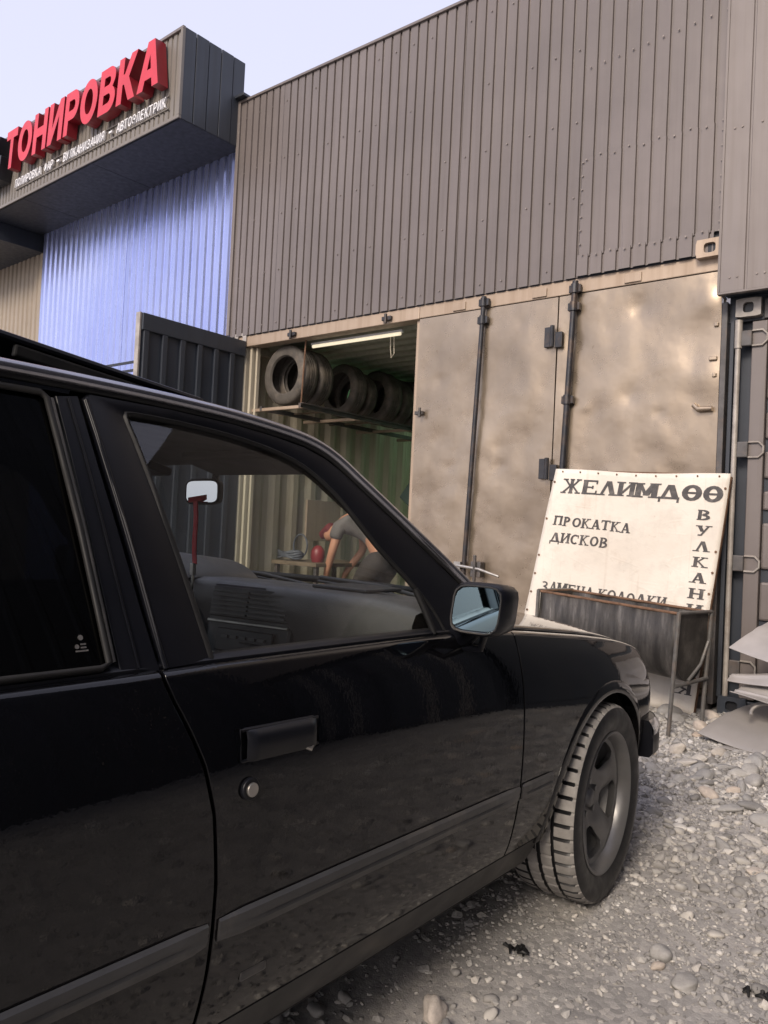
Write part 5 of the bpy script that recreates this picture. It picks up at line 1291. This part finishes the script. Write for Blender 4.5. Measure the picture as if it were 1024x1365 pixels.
for side, y, steer in ((1, AX, 3.5), (-1, AX, 3.5), (1, AR, 0), (-1, AR, 0)):
    wo = bpy.data.objects.new('wheel', HUB); COL.objects.link(wo); wo.parent = car
    wo.location = (side*.718, y-CO[1], .302); wo.rotation_euler = (0, 0, R((-90 if side > 0 else 90)+steer))
    for nm, me in (('tyre', TY), ('rim', RB), ('rim_spokes', RF), ('hub_cap', CAPM)):
        c = bpy.data.objects.new(nm, me); COL.objects.link(c); c.parent = wo; c.rotation_euler = (0, R(22), 0)
        if nm == 'rim_spokes':
            md = c.modifiers.new('solid', 'SOLIDIFY'); md.thickness = .026; md.offset = 1
            md = c.modifiers.new('bevel', 'BEVEL'); md.width = .005; md.segments = 3; md.limit_method = 'ANGLE'; md.angle_limit = R(45)

# ---- outside mirrors
for side in (1, -1):
    mx, my, mz = .862*side, 1.487, .952
    def ring(sx, sz, y, dx=0, dz=0, n=28, e=4.5):
        o = []
        for k in range(n):
            a = 2*math.pi*k/n; c_, s_ = math.cos(a), math.sin(a); q = (abs(c_)**e+abs(s_)**e)**(-1/e); o.append((mx+(dx+sx*c_*q+.006*s_*q)*side, y, mz+dz+sz*s_*q))
        return o
    b = MB(); rings = [ring(.058, .049, my+.012), ring(.058, .049, my+.002), ring(.064, .055, my-.003), ring(.068, .059, my+.006), ring(.068, .059, my+.03), ring(.064, .055, my+.07, .0), ring(.050, .044, my+.10, -.004), ring(.02, .02, my+.115, -.008)]
    n = 28; V = [p for r_ in rings for p in r_]; F = [(i*n+k, i*n+(k+1) % n, (i+1)*n+(k+1) % n, (i+1)*n+k) for i in range(len(rings)-1) for k in range(n)]+[tuple(range((len(rings)-1)*n, len(rings)*n))]
    if side < 0: F = [f[::-1] for f in F]
    b.add(V, F); mo = b.build('wing_mirror', M['trim'], car, CO, smooth=60)
    b = MB(); b.tube([p for p in ring(.061, .052, my-.002)], .0028, 6, closed=True); b.build('mirror_rim', M['strip'], mo, CO, smooth=60)
    b = MB(); rg_ = ring(.057, .048, my+.006); tw = [(x, y+.010*(x*side-.86)/.06*1.0, z) for x, y, z in rg_]; b.add(tw, [tuple(range(n))[::-1] if side < 0 else tuple(range(n))]); b.build('mirror_glass', M['mirror'], mo, CO)
    b = MB(); b.tube([(mx-.03*side, my+.05, mz-.045), (mx-.07*side, my+.07, mz-.075), (mx-.115*side, my+.085, mz-.072)], [.022, .024, .026], 10); b.tube([(mx+.0*side, my+.045, mz-.05), (mx-.02*side, my+.06, mz-.095), (mx-.075*side, my+.075, mz-.10)], [.010, .008, .010], 8); b.build('mirror_arm', M['trim'], mo, CO, smooth=60)

# ---- cabin
b = MB()
DP = [(1.93, .905), (1.80, .925), (1.62, .945), (1.52, .948), (1.485, .940), (1.472, .915), (1.475, .86), (1.50, .80), (1.53, .72), (1.56, .60), (1.75, .55)]
XS_ = np.linspace(-.68, .70, 30)
b.grid([[(x, y+.10*(1-(x/.7)**2)*(1 if i < 2 else .25), z-.018*max(0, (abs(x)-.5)/.2)**2) for i, (y, z) in enumerate(DP)] for x in XS_], flip=True)
dash = b.build('dashboard', M['dash'], car, CO, smooth=50)
b = MB(); b.mm(.02, .60, 1.458, 1.49, .785, .79); b.build('glovebox_seam', M['dashdark'], dash, CO)
b = MB(); b.mm(.25, .45, 1.60, 1.76, .946, .956); b.build('dash_tray', M['dashdark'], dash, CO, bevel=.01)
MS = Matrix.Translation((.13, 1.475, .805)) @ Matrix.Rotation(R(9), 4, 'Z') @ Matrix.Rotation(R(-10), 4, 'X')
b = MB(); b.mm(-.15, .15, 0, .16, -.26, .14, MS); st_ = b.build('centre_console', M['dashdark'], car, CO, bevel=.012)
b = MB(); b.mm(-.14, .14, -.006, 0, .045, .13, MS); vn = b.build('air_vent', M['dashdark'], st_, CO, bevel=.003)
for x0, x1 in ((-.132, -.004), (.004, .132)):
    for k in range(6): b = MB(); b.mm(x0, x1, -.016, -.004, .052+.0125*k, .057+.0125*k, MS); b.build('vent_slat', M['dash'], st_, CO)
b = MB(); b.mm(-.142, .142, -.010, -.001, .028, .036, MS); b.mm(-.12, .10, -.010, -.001, -.060, -.054, MS); b.build('console_trim', M['steel'], st_, CO, bevel=.002)
b = MB(); b.mm(-.10, .10, -.012, 0, -.05, .015, MS); rdo = b.build('radio', M['black'], st_, CO, bevel=.004)
b = MB()
for k in range(5): b.mm(-.075+.032*k, -.053+.032*k, -.018, -.012, -.012, -.004, MS)
b.build('radio_button', M['dash'], rdo, CO)
b = MB()
for x, z in ((-.10, -.09), (-.03, -.10), (.04, -.10), (.11, -.09), (.06, -.14), (.11, -.14)): b.disc(MS @ Vector((x, 0, z)), .018, MS.to_3x3() @ Vector((0, -1, 0)), .016, 16)
b.build('dial_knob', M['dash'], st_, CO, smooth=40, bevel=.002)
# instrument hood
G = []
for k in range(18):
    a = math.pi*k/20; row = []
    for y, s in ((1.46, 1.0), (1.50, 1.03), (1.62, 1.02), (1.80, .9)):
        row.append((-.36-.225*s*math.cos(a), y-.02*math.sin(a), .83+(.17*s*math.sin(a)**.6)))
    G.append(row)
b = MB(); b.grid(G); hood_ = b.build('instrument_hood', M['dash'], car, CO, smooth=60, solid=.016, bevel=.004)
b = MB(); b.grid([[(-.36+.215*u, 1.60+.02*v, .78+.19*v*(1-.35*abs(u)**3)) for u in np.linspace(-1, 1, 9)] for v in (0, .5, 1)]); b.build('instrument_face', M['dial_reflection'], hood_, CO)
# steering wheel
q = Matrix.Translation((-.36, 1.33, .83)) @ Matrix.Rotation(R(62), 4, 'X')
b = MB(); b.tube([tuple(q @ Vector((.185*math.cos(a), .185*math.sin(a), 0))) for a in [2*math.pi*k/36 for k in range(36)]], .014, 8, closed=True)
for a in (R(0), R(180), R(270)): b.tube([tuple(q @ Vector((.05*math.cos(a), .05*math.sin(a), -.02))), tuple(q @ Vector((.18*math.cos(a), .18*math.sin(a), 0)))], .014, 6)
b.disc(q @ Vector((0, 0, -.04)), .06, q.to_3x3() @ Vector((0, 0, 1)), .05, 20); b.tube([tuple(q @ Vector((0, 0, -.04))), tuple(q @ Vector((0, 0, -.30)))], .03, 10)
b.build('steering_wheel', M['dashdark'], car, CO, smooth=50)
# seats
for x in (-.36, .36):
    b = MB(); b.mm(x-.24, x+.24, .52, 1.02, .30, .46); st2 = b.build('seat', M['cloth'], car, CO, bevel=.05)
    b = MB(); b.mm(-.24, .24, -.07, .07, 0, .62, Matrix.Translation((x, .46, .42)) @ Matrix.Rotation(R(-0+18), 4, 'X')); b.build('seat_back', M['cloth'], st2, CO, bevel=.05)
    b = MB(); b.mm(-.12, .12, -.04, .04, .66, .82, Matrix.Translation((x, .46, .42)) @ Matrix.Rotation(R(18), 4, 'X')); b.build('headrest', M['cloth'], st2, CO, bevel=.03)
b = MB(); b.mm(-.60, .60, -.40, .05, .30, .46); b.mm(-.60, .60, -.44, -.30, .40, .90); b.build('rear_seat', M['cloth'], car, CO, bevel=.05)
# inner door trims
for side in (1, -1):
    b = MB(); b.grid([[((S(y, z)-.07)*side, y, z) for y in np.linspace(.84, 1.75, 12)] for z in (.3, .5, .7, .80, .86)]); b.build('door_lining', M['dashdark'], car, CO, smooth=60)
# cabin mirror
q = Matrix.Translation((0, 1.395, 1.200)) @ Matrix.Rotation(R(-5), 4, 'Z') @ Matrix.Rotation(R(1), 4, 'X')
def rr_ring(hw, hh, y, n=28, e=5):
    return [tuple(q @ Vector((hw*math.copysign(abs(math.cos(a))**(2/e), math.cos(a)), y, hh*math.copysign(abs(math.sin(a))**(2/e), math.sin(a))))) for a in [2*math.pi*k/n for k in range(n)]]
b = MB(); rgs = [rr_ring(.076, .029, .004), rr_ring(.080, .033, 0), rr_ring(.084, .037, .004), rr_ring(.080, .034, .02), rr_ring(.05, .02, .035)]; n = 28
b.add([p for r_ in rgs for p in r_], [(i*n+k, i*n+(k+1) % n, (i+1)*n+(k+1) % n, (i+1)*n+k) for i in range(4) for k in range(n)]+[tuple(range(4*n, 5*n))])
b.tube([tuple(q @ Vector((.02, .03, .01))), (.01, 1.44, 1.27), (0, 1.40, 1.345)], .011, 8)
cm = b.build('cabin_mirror', M['rubber'], car, CO, smooth=50)
b = MB(); b.add(rr_ring(.077, .030, .002), [tuple(range(n))[::-1]]); b.build('mirror_glass', M['cabmirror'], cm, CO)
# red strap hanging from it (a thing of its own)
L0 = (-1.78, 1.40, 1.0)
ln = empty('lanyard', L0, label='red strap with metal clip hanging from the cabin mirror', cat='strap')
b = MB(); G = []
for k in range(10):
    z = 1.172-.175*k/9; G.append([(-1.79-.016+.003*math.sin(k*.7), 1.392+.002*k*.5, z), (-1.79+.016+.003*math.sin(k*.7), 1.380+.001*k, z)])
b.grid(G); b.bar((-1.815, 1.385, 1.175), (-1.755, 1.40, 1.185), .010, .012); b.build('strap', M['red_strap'], ln, L0, solid=.003)
b = MB(); b.mm(-1.797, -1.783, 1.384, 1.396, .965, .998); b.tube([(-1.79, 1.39, .97), (-1.794, 1.391, .94), (-1.79, 1.39, .92), (-1.786, 1.389, .94), (-1.79, 1.39, .965)], .003, 6); b.mm(-1.795, -1.785, 1.385, 1.395, .87, .92); b.build('clip', M['steel'], ln, L0, bevel=.001)
